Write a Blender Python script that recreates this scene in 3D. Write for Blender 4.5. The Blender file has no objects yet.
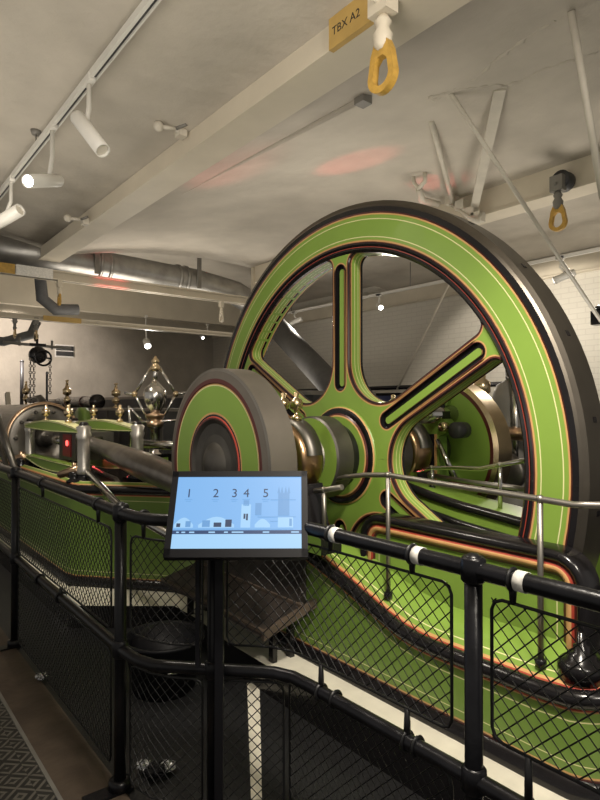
import bpy, bmesh, math, random
from mathutils import Vector, Matrix
random.seed(7)
S = bpy.context.scene
COL = S.collection
PI = math.pi
# ------------------------------------------------------------------ camera, world, light, exposure
H = 1.55
TH, PIT = 0.672035, 0.0112037
cam = bpy.data.objects.new('camera', bpy.data.cameras.new('camera'))
COL.objects.link(cam)
cam.location = (0, 0, H)
cam.rotation_euler = (PI/2 + PIT, 0, -TH)
cam.data.sensor_width = 36; cam.data.lens = 26.36
cam.data.clip_start = 0.05
S.camera = cam
S.view_settings.view_transform = 'Standard'; S.view_settings.look = 'None'
S.view_settings.gamma = 1; S.view_settings.use_curve_mapping = False
S.view_settings.exposure = 0.38
W = bpy.data.worlds.new('world'); S.world = W; W.use_nodes = True
W.node_tree.nodes['Background'].inputs[0].default_value = (1.0, .95, .86, 1)
W.node_tree.nodes['Background'].inputs[1].default_value = 0.22

# where a sight line of the photograph meets a plane of the room
_F = Vector((math.sin(TH)*math.cos(PIT), math.cos(TH)*math.cos(PIT), math.sin(PIT)))
_R = Vector((math.cos(TH), -math.sin(TH), 0)); _U = _R.cross(_F); _f = 585.7
def _ray(x, y): return _F*_f + _R*(x-300) + _U*(400-y)
def onX(x, y, X): d = _ray(x, y); return d*(X/d.x) + Vector((0, 0, H))
def onY(x, y, Y): d = _ray(x, y); return d*(Y/d.y) + Vector((0, 0, H))
def onZ(x, y, Z): d = _ray(x, y); return d*((Z-H)/d.z) + Vector((0, 0, H))

onZ0 = onZ
def lamp(name, loc, target, power, color=(1, .88, .70), size=60, blend=.5, radius=.05, kind='SPOT'):
    l = bpy.data.lights.new(name, kind)
    l.energy = power; l.color = color
    if kind == 'SPOT':
        l.spot_size = math.radians(size); l.spot_blend = blend
    l.shadow_soft_size = radius
    o = bpy.data.objects.new(name, l); COL.objects.link(o)
    o.location = loc
    d = Vector(target) - Vector(loc)
    o.rotation_euler = d.to_track_quat('-Z', 'Y').to_euler()
    return o
WARM = (1, .91, .78)
# track lamps over the walkway (three heads in view, the rest of the row behind the viewer)
lamp('spot_light', (1.12, 3.10, 2.92), (1.9, 2.2, 1.0), 45, WARM, 90, 1, .12)
lamp('spot_light', (.93, 4.10, 3.0), (.2, 6, 2.9), 30, WARM, 110, 1, .1)
lamp('spot_light', (1.12, 4.85, 3.02), (1.45, 5.6, .4), 85, WARM, 90, 1, .1)
lamp('spot_light', (1.12, 0.7, 3.2), (2.1, 1.5, .4), 260, WARM, 75, 1, .12)
lamp('spot_light', (1.0, -.8, 3.2), (2.6, 2.6, 1.6), 230, WARM, 80, 1, .25)
# lamps along the far brick wall
lamp('wall_spot', (6.6, 4.3, 2.7), (8.1, 4.3, 1.9), 85, WARM, 125, .18, .03)
lamp('wall_spot', (6.9, 3.2, 3.2), (2.6, 2.4, 1.0), 330, WARM, 50, .6, .1)
lamp('wall_spot', (6.9, 6.6, 3.15), (3.2, 3.6, 1.2), 90, WARM, 90, .6, .1)
lamp('wall_spot', (6.9, 8.8, 3.15), (3.2, 7, 1.3), 90, WARM, 90, .6, .1)
# unseen fill lights added to brighten the white ceiling, no fittings
lamp('ceiling_fill', (3.5, 3.8, 1.9), (3.5, 3.8, 4), 50, WARM, 170, 1, .7)
lamp('ceiling_fill', (3.2, 7.6, 1.9), (3.2, 7.6, 4), 95, WARM, 170, 1, .7)
lamp('ceiling_fill', (6.0, 2.6, 1.3), (6.0, 2.6, 4), 110, WARM, 170, 1, .7)
lamp('ceiling_fill', (5.6, 7.6, 1.5), (5.6, 7.6, 4), 90, WARM, 170, 1, .7)
lamp('ceiling_fill', (.1, 1.2, 1.9), (.8, 2.6, 4), 120, WARM, 170, 1, .7)
lamp('ceiling_fill', (.2, 4.4, 2.0), (.6, 4.6, 4), 55, WARM, 170, 1, .7)
lamp('ceiling_fill', (3.0, 10.6, 1.9), (3.0, 10.6, 4), 70, WARM, 170, 1, .7)
lamp('end_wall_lamp', (2.6, 12.0, 3.0), (2.8, 14, 2.3), 190, (1, .88, .78), 120)  # unseen lamp brightening the end wall, no fitting modelled
# red show lamps tucked among the engines
RED = (1, .12, .12)
lamp('red_lamp', (2.75, 2.9, .9), (2.3, 1.6, .95), 3.5, RED, 120)
lamp('red_lamp', (1.9, 5.6, 1.1), (1.9, 5.2, 1.2), 6, RED, 160)
lamp('red_lamp', (3.0, 6.4, 1.7), onZ0(345, 172, 3.58), 230, RED, 8, .4)
lamp('red_lamp', (3.0, 6.6, 1.7), onZ0(230, 160, 3.55), 90, RED, 16, 1)
lamp('red_lamp', (3.6, 5.2, 1.8), onZ0(428, 192, 3.6), 110, RED, 10, .7)
lamp('red_lamp', (2.9, 6.9, 2.2), (2.75, 7.6, 3.3), 60, RED, 30, .6)

# ------------------------------------------------------------------ materials
MATS = {}
def mat(name, col, rough=.5, metal=0, var=.12, vscale=8, bump=0, bscale=30, coat=0, emit=0, spec=None):
    m = bpy.data.materials.new(name); m.use_nodes = True
    nt = m.node_tree; N = nt.nodes; L = nt.links
    p = N['Principled BSDF']
    p.inputs['Roughness'].default_value = rough; p.inputs['Metallic'].default_value = metal
    p.inputs['Coat Weight'].default_value = coat
    if spec is not None: p.inputs['Specular IOR Level'].default_value = spec
    tc = N.new('ShaderNodeTexCoord')
    if emit:
        p.inputs['Base Color'].default_value = (0, 0, 0, 1)
        p.inputs['Emission Color'].default_value = (*col, 1); p.inputs['Emission Strength'].default_value = emit
    elif var:
        n = N.new('ShaderNodeTexNoise'); n.inputs['Scale'].default_value = vscale; n.inputs['Detail'].default_value = 5
        L.new(tc.outputs['Object'], n.inputs['Vector'])
        r = N.new('ShaderNodeValToRGB')
        r.color_ramp.elements[0].position = .3; r.color_ramp.elements[1].position = .7
        r.color_ramp.elements[0].color = (*[c*(1-var) for c in col], 1)
        r.color_ramp.elements[1].color = (*[min(1, c*(1+var)) for c in col], 1)
        L.new(n.outputs['Fac'], r.inputs['Fac']); L.new(r.outputs['Color'], p.inputs['Base Color'])
    else:
        p.inputs['Base Color'].default_value = (*col, 1)
    if bump:
        n = N.new('ShaderNodeTexNoise'); n.inputs['Scale'].default_value = bscale; n.inputs['Detail'].default_value = 6
        L.new(tc.outputs['Object'], n.inputs['Vector'])
        b = N.new('ShaderNodeBump'); b.inputs['Strength'].default_value = bump; b.inputs['Distance'].default_value = .02
        L.new(n.outputs['Fac'], b.inputs['Height']); L.new(b.outputs['Normal'], p.inputs['Normal'])
    MATS[name] = m
    return m
GREEN = mat('green_paint', (.215, .345, .055), .38, 0, .06, 3, coat=.08)
DGREEN = mat('bed_green_paint', (.17, .28, .05), .38, 0, .08, 3, coat=.1)
BLACK = mat('black_gloss_paint', (.010, .009, .010), .22, 0, .2, 6, coat=.1, spec=.4)
MAROON = mat('maroon_paint', (.085, .018, .015), .3, 0, .1)
REDP = mat('red_line_paint', (.36, .05, .03), .35, 0, .1)
ORANGE = mat('buff_orange_line', (.58, .33, .13), .4, 0, .08)
CREAM = mat('cream_line', (.72, .70, .36), .4, 0, .05)
STEEL = mat('machined_steel', (.30, .28, .25), .42, .9, .12, 5)
DSTEEL = mat('dark_oiled_steel', (.15, .14, .125), .42, .9, .2, 7)
RIMST = mat('dark_rim_steel', (.13, .115, .095), .36, .85, .10, 6)
RODST = mat('forged_rod_steel', (.30, .27, .24), .32, .9, .2, 9)
PILLAR = mat('pale_turned_steel', (.60, .57, .52), .36, .85, .1, 9)
SATIN = mat('satin_grey_steel', (.225, .20, .172), .45, .75, .10, 6)
BRIGHT = mat('polished_steel', (.62, .60, .57), .2, 1, .08, 6)
BRASS = mat('brass', (.68, .54, .34), .25, 1, .12, 8)
BRONZE = mat('bronze', (.42, .27, .15), .28, 1, .15, 8)
COPPER = mat('copper_bronze', (.60, .42, .28), .3, 1, .15, 8)
RAILB = mat('black_rail_paint', (.007, .007, .009), .30, 0, .3, 14, bump=.06, bscale=60, coat=.0, spec=.32)
WIRE = mat('black_wire', (.008, .008, .009), .4, 0, 0)
TAPE = mat('white_tape', (.75, .73, .68), .5, 0, .15, 60)
CEIL = mat('ceiling_white_paint', (.51, .468, .40), .8, 0, .11, 2.2, bump=.9, bscale=5)
BEAM = mat('beam_cream_paint', (.62, .56, .45), .55, 0, .06, 3, bump=.08, bscale=20)
PIPEW = mat('white_pipe_paint', (.58, .54, .46), .5, 0, .08)
YELLOW = mat('yellow_hook_paint', (.50, .30, .06), .45, 0, .18, 25)
YSIGN = mat('yellow_sign_paint', (.50, .33, .10), .5, 0, .08)
LETTER = mat('black_letters', (.03, .025, .02), .6, 0, 0)
DUCT = mat('galvanised_duct', (.38, .37, .35), .38, .85, .2, 6)
GREYP = mat('grey_paint', (.20, .19, .17), .5, 0, .12)
RUBBER = mat('grey_rubber_hose', (.10, .10, .10), .6, 0, .2)
PIPEG = mat('dark_grey_pipe', (.085, .083, .08), .55, 0, .15)
DGREY = mat('dark_machine_grey', (.055, .055, .058), .42, .2, .25, 5)
WHITEF = mat('white_lamp_body', (.72, .70, .65), .4, 0, .03)
LENS = mat('lamp_lens', (1, .95, .86), emit=12)
LENSOFF = mat('lamp_lens_dim', (.6, .56, .48), .2, 0, .05)
KERB = mat('kerb_cream', (.76, .72, .60), .6, 0, .10, 9, bump=.06, bscale=50)
BROWN = mat('brown_board', (.085, .062, .045), .6, 0, .3, 6, bump=.15, bscale=25)
DBROWN = mat('dark_brown_board', (.030, .023, .019), .65, 0, .45, 9, bump=.2, bscale=25)
REDGLASS = mat('red_lamp_glass', (1, .06, .05), emit=4)
REDPART = mat('red_enamel', (.35, .02, .02), .35, 0, .1)
PLASTIC = mat('black_plastic', (.008, .008, .010), .5, 0, .1, spec=.2)
CLEAR = mat('crinkled_foil', (.55, .56, .58), .25, .7, .2, 40)
BLUE = mat('blue_paint', (.03, .04, .12), .4, 0, .1)

def brick_mat():
    m = bpy.data.materials.new('white_painted_brick'); m.use_nodes = True
    N = m.node_tree.nodes; L = m.node_tree.links; p = N['Principled BSDF']
    tc = N.new('ShaderNodeTexCoord'); mp = N.new('ShaderNodeMapping')
    mp.inputs['Rotation'].default_value = (0, PI/2, PI/2)
    sep = N.new('ShaderNodeSeparateXYZ'); add = N.new('ShaderNodeMath'); add.operation = 'ADD'
    L.new(tc.outputs['Object'], sep.inputs[0]); L.new(sep.outputs['X'], add.inputs[0]); L.new(sep.outputs['Y'], add.inputs[1])
    cmb = N.new('ShaderNodeCombineXYZ'); L.new(add.outputs[0], cmb.inputs['X']); L.new(sep.outputs['Z'], cmb.inputs['Y'])
    b = N.new('ShaderNodeTexBrick'); b.inputs['Scale'].default_value = 1
    b.inputs['Brick Width'].default_value = .23; b.inputs['Row Height'].default_value = .077; b.inputs['Mortar Size'].default_value = .006
    b.inputs['Color1'].default_value = (.60, .57, .50, 1); b.inputs['Color2'].default_value = (.58, .55, .48, 1); b.inputs['Mortar'].default_value = (.52, .49, .43, 1)
    L.new(cmb.outputs[0], b.inputs['Vector']); L.new(b.outputs['Color'], p.inputs['Base Color'])
    bp = N.new('ShaderNodeBump'); bp.inputs['Strength'].default_value = .35; bp.inputs['Distance'].default_value = .006; bp.invert = True
    L.new(b.outputs['Fac'], bp.inputs['Height']); L.new(bp.outputs['Normal'], p.inputs['Normal'])
    p.inputs['Roughness'].default_value = .7
    return m
BRICK = brick_mat()
def tread_mat(name, base, line, scale, rough):
    m = bpy.data.materials.new(name); m.use_nodes = True
    N = m.node_tree.nodes; L = m.node_tree.links; p = N['Principled BSDF']
    tc = N.new('ShaderNodeTexCoord'); ck = N.new('ShaderNodeTexChecker'); ck.inputs['Scale'].default_value = scale
    L.new(tc.outputs['Object'], ck.inputs['Vector'])
    def wave(rot):
        mp = N.new('ShaderNodeMapping'); mp.inputs['Rotation'].default_value = (0, 0, rot)
        w = N.new('ShaderNodeTexWave'); w.inputs['Scale'].default_value = scale*.62; w.bands_direction = 'X'
        L.new(tc.outputs['Object'], mp.inputs[0]); L.new(mp.outputs[0], w.inputs['Vector'])
        return w
    a, b = wave(PI/4), wave(-PI/4)
    mx = N.new('ShaderNodeMix'); mx.data_type = 'FLOAT'
    L.new(ck.outputs['Fac'], mx.inputs[0]); L.new(a.outputs['Fac'], mx.inputs[2]); L.new(b.outputs['Fac'], mx.inputs[3])
    r = N.new('ShaderNodeValToRGB'); r.color_ramp.elements[0].position = .55; r.color_ramp.elements[1].position = .8
    r.color_ramp.elements[0].color = (*base, 1); r.color_ramp.elements[1].color = (*line, 1)
    L.new(mx.outputs[0], r.inputs[0]); L.new(r.outputs[0], p.inputs['Base Color'])
    bp = N.new('ShaderNodeBump'); bp.inputs['Strength'].default_value = .6; bp.inputs['Distance'].default_value = .004
    L.new(r.outputs[0], bp.inputs['Height']); L.new(bp.outputs['Normal'], p.inputs['Normal'])
    p.inputs['Roughness'].default_value = rough; p.inputs['Metallic'].default_value = .2
    return m
TREAD = tread_mat('chequer_plate', (.03, .028, .025), (.15, .14, .12), 17, .5)
PIT_M = tread_mat('black_pit_plate', (.012, .012, .013), (.022, .022, .023), 30, .5)

# ------------------------------------------------------------------ mesh builder
class MB:
    def __init__(s): s.bm = bmesh.new(); s.mats = []
    def mi(s, m):
        if m not in s.mats: s.mats.append(m)
        return s.mats.index(m)
    def face(s, vs, m, smooth=False):
        try:
            f = s.bm.faces.new(vs); f.material_index = s.mi(m); f.smooth = smooth; return f
        except ValueError: return None
    def box(s, a, b, m, rot=None, piv=None):
        x0, y0, z0 = a; x1, y1, z1 = b
        P = [Vector(p) for p in ((x0,y0,z0),(x1,y0,z0),(x1,y1,z0),(x0,y1,z0),(x0,y0,z1),(x1,y0,z1),(x1,y1,z1),(x0,y1,z1))]
        if rot is not None:
            c = Vector(piv) if piv else sum(P, Vector())/8
            P = [rot @ (p-c) + c for p in P]
        v = [s.bm.verts.new(p) for p in P]
        for q in ((3,2,1,0),(4,5,6,7),(0,1,5,4),(1,2,6,5),(2,3,7,6),(3,0,4,7)): s.face([v[i] for i in q], m)
        return s
    def tube(s, pts, r, m, n=10, cap=True):
        pts = [Vector(p) for p in pts]; rs = r if isinstance(r, (list, tuple)) else [r]*len(pts)
        rings = []; up = None
        for i, p in enumerate(pts):
            t = (pts[min(i+1, len(pts)-1)] - pts[max(i-1, 0)]).normalized()
            if up is None:
                up = Vector((0,0,1)) if abs(t.z) < .9 else Vector((1,0,0))
            a = (up - t*up.dot(t)).normalized(); b = t.cross(a); up = a
            k = 1.0
            if 0 < i < len(pts)-1:
                t1 = (pts[i]-pts[i-1]).normalized(); t2 = (pts[i+1]-pts[i]).normalized()
                k = 1/max(.5, math.cos(t1.angle(t2, 0)/2))
            rings.append([s.bm.verts.new(p + (a*math.cos(2*PI*j/n) + b*math.sin(2*PI*j/n))*rs[i]*k) for j in range(n)])
        for A, B in zip(rings, rings[1:]):
            for j in range(n): s.face([A[j], A[(j+1) % n], B[(j+1) % n], B[j]], m, True)
        if cap: s.face(rings[0][::-1], m); s.face(rings[-1], m)
        return s
    def lathe(s, o, axis, prof, n=32, m=None, smooth=True, a0=0, a1=2*PI, caps=True, sharp=False):
        """prof: list of (along, radius[, material of the band to the next point])"""
        o = Vector(o); ax = Vector(axis).normalized()
        u = ax.orthogonal().normalized() if abs(ax.x) < .9 else Vector((0, 1, 0))
        if abs(ax.z) > .9: u = Vector((1, 0, 0))
        w = ax.cross(u); full = abs(a1-a0-2*PI) < 1e-6; k = n if full else n+1
        rings = []
        if sharp:
            for q, q2 in zip(prof, prof[1:]):
                s.lathe(o, axis, [q, (q2[0], q2[1])] if len(q) < 3 else [q, (q2[0], q2[1], q[2])], n, m, smooth, a0, a1, False)
            return s
        for q in prof:
            c = o + ax*q[0]
            if q[1] < 1e-6: rings.append([s.bm.verts.new(c)])
            else: rings.append([s.bm.verts.new(c + (u*math.cos(a0+(a1-a0)*j/n) + w*math.sin(a0+(a1-a0)*j/n))*q[1]) for j in range(k)])
        for i, (A, B) in enumerate(zip(rings, rings[1:])):
            mm = prof[i][2] if len(prof[i]) > 2 else m
            for j in range(n):
                j2 = (j+1) % k
                if len(A) == 1 and len(B) == 1: continue
                if len(A) == 1: f = [A[0], B[j2], B[j]]
                elif len(B) == 1: f = [A[j], A[j2], B[0]]
                else: f = [A[j], A[j2], B[j2], B[j]]
                s.face(f, mm, smooth)
        if caps and full:
            if len(rings[0]) > 1: s.face(rings[0], prof[0][2] if len(prof[0]) > 2 else m)
            if len(rings[-1]) > 1: s.face(rings[-1][::-1], prof[-1][2] if len(prof[-1]) > 2 else m)
        return s
    def ring(s, o, axis, R, r, m, n=32, k=8):
        pts = [(r*math.sin(2*PI*j/k), R + r*math.cos(2*PI*j/k)) for j in range(k+1)]
        return s.lathe(o, axis, pts, n, m, caps=False)
    def ball(s, c, r, m, n=16, sz=1):
        pr = [(-r*sz*math.cos(PI*i/8), r*math.sin(PI*i/8)) for i in range(9)]
        return s.lathe(c, (0,0,1), pr, n, m)
    def prism(s, poly, fn, d0, d1, m, mside=None):
        """poly of 2-D points, fn(u,v,d) -> place; closed solid between d0 and d1"""
        A = [s.bm.verts.new(fn(u, v, d0)) for u, v in poly]; B = [s.bm.verts.new(fn(u, v, d1)) for u, v in poly]
        s.face(A[::-1], m); s.face(B, m); n = len(A)
        for i in range(n): s.face([A[i], A[(i+1) % n], B[(i+1) % n], B[i]], mside or m)
        return s
    def build(s, name, parent=None, org=None, fix=True):
        if fix: bmesh.ops.recalc_face_normals(s.bm, faces=s.bm.faces[:])
        big = [f for f in s.bm.faces if len(f.verts) > 4]
        if big: bmesh.ops.triangulate(s.bm, faces=big)
        o0 = ORG.get(parent) if parent is not None else None
        if o0 is None:
            o0 = Vector(org) if org is not None else Vector((0,0,0))
        bmesh.ops.translate(s.bm, verts=s.bm.verts[:], vec=-o0)
        me = bpy.data.meshes.new(name); s.bm.to_mesh(me); s.bm.free()
        for m in s.mats: me.materials.append(m)
        o = bpy.data.objects.new(name, me); COL.objects.link(o)
        if parent is not None: o.parent = parent
        else: o.location = o0
        ORG[o] = o0
        return o
ORG = {}
def thing(name, label, cat, loc, group=None):
    o = bpy.data.objects.new(name, None); COL.objects.link(o); o.location = loc; o.empty_display_size = .1
    ORG[o] = Vector(loc)
    return tag(o, label, cat, group)
def tag(o, label, cat, group=None):
    o['label'] = label; o['category'] = cat
    if group: o['group'] = group
    return o
def struct(o): o['kind'] = 'structure'; return o
def dup(root, loc, label=None, group=None):
    r = root.copy(); COL.objects.link(r); r.location = loc
    if label: r['label'] = label
    if group: r['group'] = group
    for ch in list(root.children):
        c = ch.copy(); COL.objects.link(c); c.parent = r
        for g in list(ch.children):
            d = g.copy(); COL.objects.link(d); d.parent = c
    return r
def text_obj(body, size, m, name, parent, mtx, extrude=.0006):
    cu = bpy.data.curves.new(name, 'FONT'); cu.body = body; cu.size = size; cu.extrude = extrude
    cu.align_x = 'CENTER'; cu.align_y = 'CENTER'
    t = bpy.data.objects.new(name, cu); COL.objects.link(t)
    dg = bpy.context.evaluated_depsgraph_get(); dg.update()
    me = bpy.data.meshes.new_from_object(t.evaluated_get(dg))
    COL.objects.unlink(t); bpy.data.objects.remove(t)
    me.transform(mtx); me.materials.clear(); me.materials.append(m)
    if parent is not None: me.transform(Matrix.Translation(-ORG[parent]))
    o = bpy.data.objects.new(name, me); COL.objects.link(o)
    if parent is not None: o.parent = parent
    return o
def arc(c, r, a0, a1, n):
    return [(c[0] + r*math.cos(a0+(a1-a0)*i/n), c[1] + r*math.sin(a0+(a1-a0)*i/n)) for i in range(n+1)]

# ------------------------------------------------------------------ setting
CZ = 3.64
def ceil_z(x, y):
    if y > 7.46: return 3.86
    if x <= 2.0:
        t = min(1, max(0, (1.88-x)/3.4)); return 3.435 + .008*max(0, y-2) + .55*t*(1-.5*t)
    if x <= 5.08:
        t = min(1, max(0, (x-2.12)/2.83)); return 3.40 + .27*t + .44*t*(1-t)
    t = min(1, max(0, (x-5.2)/2.9)); return 3.67 + .02*t + .4*t*(1-t)
b = MB(); xs = [-3+.1*i for i in range(49)] + [1.88, 2.12] + [2.2+.1*i for i in range(28)] + [4.95, 5.2] + [5.3+.1*i for i in range(28)] + [8.1]
ys = [-3, 0, 2, 4, 6, 7.46, 7.461, 10, 14.0]
g = [[b.bm.verts.new((x, y, ceil_z(x, y))) for y in ys] for x in xs]
for i in range(len(xs)-1):
    for j in range(len(ys)-1): b.face([g[i][j], g[i][j+1], g[i+1][j+1], g[i+1][j]], CEIL, True)
b.box((-3, -3, 4.1), (8.3, 14.3, 4.2), CEIL); struct(b.build('ceiling', fix=False))
b = MB(); b.box((8.1, -3, -.3), (8.3, 14.3, 4.1), BRICK); struct(b.build('wall_right'))
b = MB(); b.box((-3, 14, -.3), (8.3, 14.3, 4.1), CEIL); struct(b.build('wall_end'))
b = MB(); b.box((-3, -3, -.12), (.71, 14, 0), TREAD); struct(b.build('floor'))
b = MB(); b.box((.71, -3, -.12), (8.3, 14, -.004), PIT_M); struct(b.build('floor'))
b = MB(); b.box((.71, -3, -.004), (.925, 14, .002), BROWN)
b.box((.700, -3, -.004), (.716, 14, .006), GREYP); struct(b.build('trim_1'))
# cream kerb on the edge of the engine plinth, black riser under it
PL_O = [(1.30, 13.5), (1.30, 4.25), (1.88, 3.78), (1.885, 3.45), (1.84, 3.0), (1.84, .8), (1.95, .55), (6.5, .55), (6.5, 13.5)]
PL_I = [(1.46, 13.5), (1.44, 4.72), (2.06, 4.03), (2.06, 3.45), (2.06, 3.0), (2.06, .98), (2.2, .80), (6.5, .80), (6.5, 13.5)]
b = MB()
vo = [b.bm.verts.new((x, y, .15)) for x, y in PL_O]; vd = [b.bm.verts.new((x, y, -.004)) for x, y in PL_O]
vi = [b.bm.verts.new((x, y, .15)) for x, y in PL_I]
for i in range(7):
    b.face([vo[i], vo[i+1], vi[i+1], vi[i]], KERB); b.face([vd[i], vd[i+1], vo[i+1], vo[i]], BLACK)
b.face([vi[i] for i in range(9)], BLACK)
struct(b.build('trim_2', fix=False))
p1, p2 = onZ(251, 800, 0), onZ(262, 800, 0); q1, q2 = onZ(252, 672, 0), onZ(264, 672, 0)
k = 1.0
b = MB(); b.prism([(p1.x, p1.y), (p2.x, p2.y), (q2.x-.10, q2.y-.10), (q1.x-.10, q1.y-.10)], lambda u, v, d: (u, v, d), -.003, .003, KERB); struct(b.build('trim_3'))

# ------------------------------------------------------------------ ceiling beams and fittings
def beam(x0, x1, y0, y1, z0, z1, label, tf=.02):
    t = thing('ceiling_beam', label, 'beam', ((x0+x1)/2, (y0+y1)/2, z0))
    b = MB(); b.box((x0, y0, z0), (x1, y1, z0+tf), BEAM); b.build('lower_flange', t)
    xm = (x0+x1)/2
    b = MB(); b.box((x0+.02, y0, z0+tf), (x1-.02, y1, z1), BEAM); b.build('web', t)
    return t
mainbeam = beam(1.88, 2.12, .9, 7.32, 3.285, 3.44, 'long cream girder crossing the ceiling above the crank disc, marked in yellow')
b = MB(); b.box((1.874, 1.80, 3.283), (1.904, 2.13, 3.436), YSIGN); ys = b.build('yellow_sign_panel', mainbeam)
mt = Matrix(((0, 0, -1, 1.8735), (-1, 0, 0, 2.01), (0, 1, 0, 3.36), (0, 0, 0, 1)))
text_obj('TBX A2', .058, LETTER, 'lettering', ys, mt)
beam(4.95, 5.2, .3, 7.34, 3.42, 3.67, 'cream girder at upper right behind the flywheel top')
beam(7.98, 8.1, -1, 13.9, 3.40, 3.69, 'narrow pale girder where the brick wall meets the ceiling')
# conduit
cp, cq = onZ(362, 99, 3.50), onZ(60, 256, 3.50)
cq = cp + (cq-cp)*((7.3-cp.y)/(cq.y-cp.y))
b = MB(); b.tube([cp, cq], .022, CEIL, 8); b.box(cp+Vector((-.04, -.05, -.04)), cp+Vector((.04, .03, .05)), GREYP)
tag(b.build('ceiling_conduit', org=cp), 'thin painted conduit running along the ceiling beside the long girder', 'pipe')
# runway rails across the room
def crossrail(y, x0, x1, z0, z1, label, sx0, sx1, sm, hx):
    t = thing('runway_rail', label, 'beam', ((x0+x1)/2, y, z0))
    b = MB(); b.box((x0, y-.06, z0), (x1, y+.06, z0+.02), BEAM); b.box((x0, y-.02, z0), (x1, y+.02, z1), BEAM); b.box((x0, y-.06, z1-.02), (x1, y+.06, z1), BEAM); b.build('rail', t)
    b = MB(); b.box((sx0, y-.068, z0+.0), (sx1, y-.061, z1-.0), sm); b.build('marking_plate', t)
    for x in hx:
        b = MB(); b.box((x-.03, y-.03, z1), (x+.03, y+.03, ceil_z(x, y)), BEAM); b.build('hanger', t)
    return t
rl = crossrail(7.42, .6, 5.05, 3.085, 3.20, 'near pale crane rail with a yellow end plate crossing below the duct', 1.2, 1.63, YELLOW, (5.0,))
b = MB(); b.box((1.64, 7.34, 3.08), (2.05, 7.355, 3.20), TAPE); b.build('white_plate', rl)
crossrail(9.6, .8, 6.4, 2.88, 2.96, 'further lower crane rail with an orange label, behind the near one', 2.52, 3.1, YSIGN, (1.0, 6.2))
def hook(loc, m_eye, m_body, s, label, group=None):
    x, y, z = loc
    t = thing('lifting_hook', label, 'hook', loc, group)
    b = MB(); b.box((x-.035*s, y-.05*s, z-.12*s), (x+.035*s, y+.05*s, z), m_body); b.tube([(x-.06*s, y, z-.07*s), (x+.06*s, y, z-.07*s)], .012*s, m_body, 8)
    b.build('clamp', t)
    b = MB(); b.lathe((x, y, z-.26*s), (0,0,1), [(0, .02*s), (.02*s, .035*s), (.06*s, .04*s), (.09*s, .025*s), (.11*s, .036*s), (.14*s, .02*s)], 12, m_body); b.build('swivel', t)
    R = .07*s
    def fn(u, v, d): return (x+d, y+u, z-.36*s+v)
    b = MB()
    out = arc((0, 0), R, PI, 2*PI, 14) + [(R*.75, .09*s), (R*.5, .13*s), (-R*.5, .13*s), (-R*.75, .09*s)]
    inn = arc((0, 0), R*.6, PI, 2*PI, 14) + [(R*.48, .055*s), (R*.2, .075*s), (-R*.2, .075*s), (-R*.48, .055*s)]
    n = len(out)
    for d0 in (-.016*s, .016*s):
        A = [b.bm.verts.new(fn(*p, d0)) for p in out]; B = [b.bm.verts.new(fn(*p, d0)) for p in inn]
        for i in range(n): b.face([A[i], A[(i+1) % n], B[(i+1) % n], B[i]], m_eye)
    bm = b.bm; bm.verts.ensure_lookup_table()
    V = bm.verts
    for ofs in (0, n):
        for i in range(n):
            j = (i+1) % n
            b.face([V[ofs+i], V[ofs+j], V[2*n+ofs+j], V[2*n+ofs+i]], m_eye)
    b.build('eye', t)
    return t
hook((1.83, 1.73, 3.355), YELLOW, BEAM, 1.08, 'large yellow eye hook hanging from the cream girder at the top')
hook((4.83, 2.53, 3.52), YELLOW, GREYP, 1.1, 'grey shackle with a yellow eye hanging below the upper right girder')
hook((2.14, 7.40, 3.09), YELLOW, BEAM, .72, 'yellow eye hook on the near crane rail left of the duct')
hook((4.42, 7.40, 3.09), BEAM, BEAM, .72, 'all pale hook where the near crane rail meets the flywheel edge')
hook((2.13, 9.6, 2.89), BRASS, GREYP, .72, 'leftmost pale hook on the further crane rail')
hook((2.43, 9.6, 2.92), BRASS, GREYP, .86, 'hook on the further crane rail that carries the black chain hoist')
# pulley on the right girder
b = MB(); b.lathe((4.90, 2.52, 3.49), (1,0,0), [(-.05, .02), (-.05, .085), (-.02, .07), (.02, .085), (.05, .085), (.05, .02)], 20, DGREY)
tag(b.build('pulley'), 'black round pulley wheel at the upper right girder', 'pulley')
# tie rods and struts
def rod(p, q, r, m, name, label, cat='rod', flat=None):
    b = MB(); b.tube([p, q], r, m, 8); o = b.build(name, org=p); return tag(o, label, cat)
rod(onZ(445, 85, CZ), onX(604, 326, 5.2), .016, PIPEW, 'tie_rod', 'long slanting white tie rod from ceiling down behind the flywheel right edge')
rod((2.93, 1.46, ceil_z(2.93, 1.46)), onX(603, 200, 3.35), .020, PIPEW, 'tie_rod', 'white tie rod in the top right corner of the picture')
rod(onX(463, 255, 7.18), onX(397, 390, 7.18), .018, PIPEW, 'tie_rod', 'thin white rod seen slanting through the flywheel opening')
s1, s2 = onZ(431, 120, CZ), onX(455, 197, 4.93)
rod(s1, (4.90, s2.y, 3.6), .022, PIPEW, 'strut', 'darker left strut between ceiling and the upper right girder', 'strut')
b = MB(); a1 = onZ(500, 88, CZ); a2 = onX(474, 208, 4.9)
d = (a2-a1).normalized(); sd = d.cross(Vector((0,0,1))).normalized()*.038
v = [b.bm.verts.new(p) for p in (a1-sd, a1+sd, a2+sd, a2-sd)]; w = [b.bm.verts.new(x.co+Vector((0,0,-.02))) for x in v]
b.face(v, PIPEW); b.face(w[::-1], PIPEW)
for i in range(4): b.face([v[i], v[(i+1) % 4], w[(i+1) % 4], w[i]], PIPEW)
tag(b.build('strut', org=a1), 'wide flat pale strut leaning to the upper right girder', 'strut')
p = onX(599, 318, 5.19)
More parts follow.
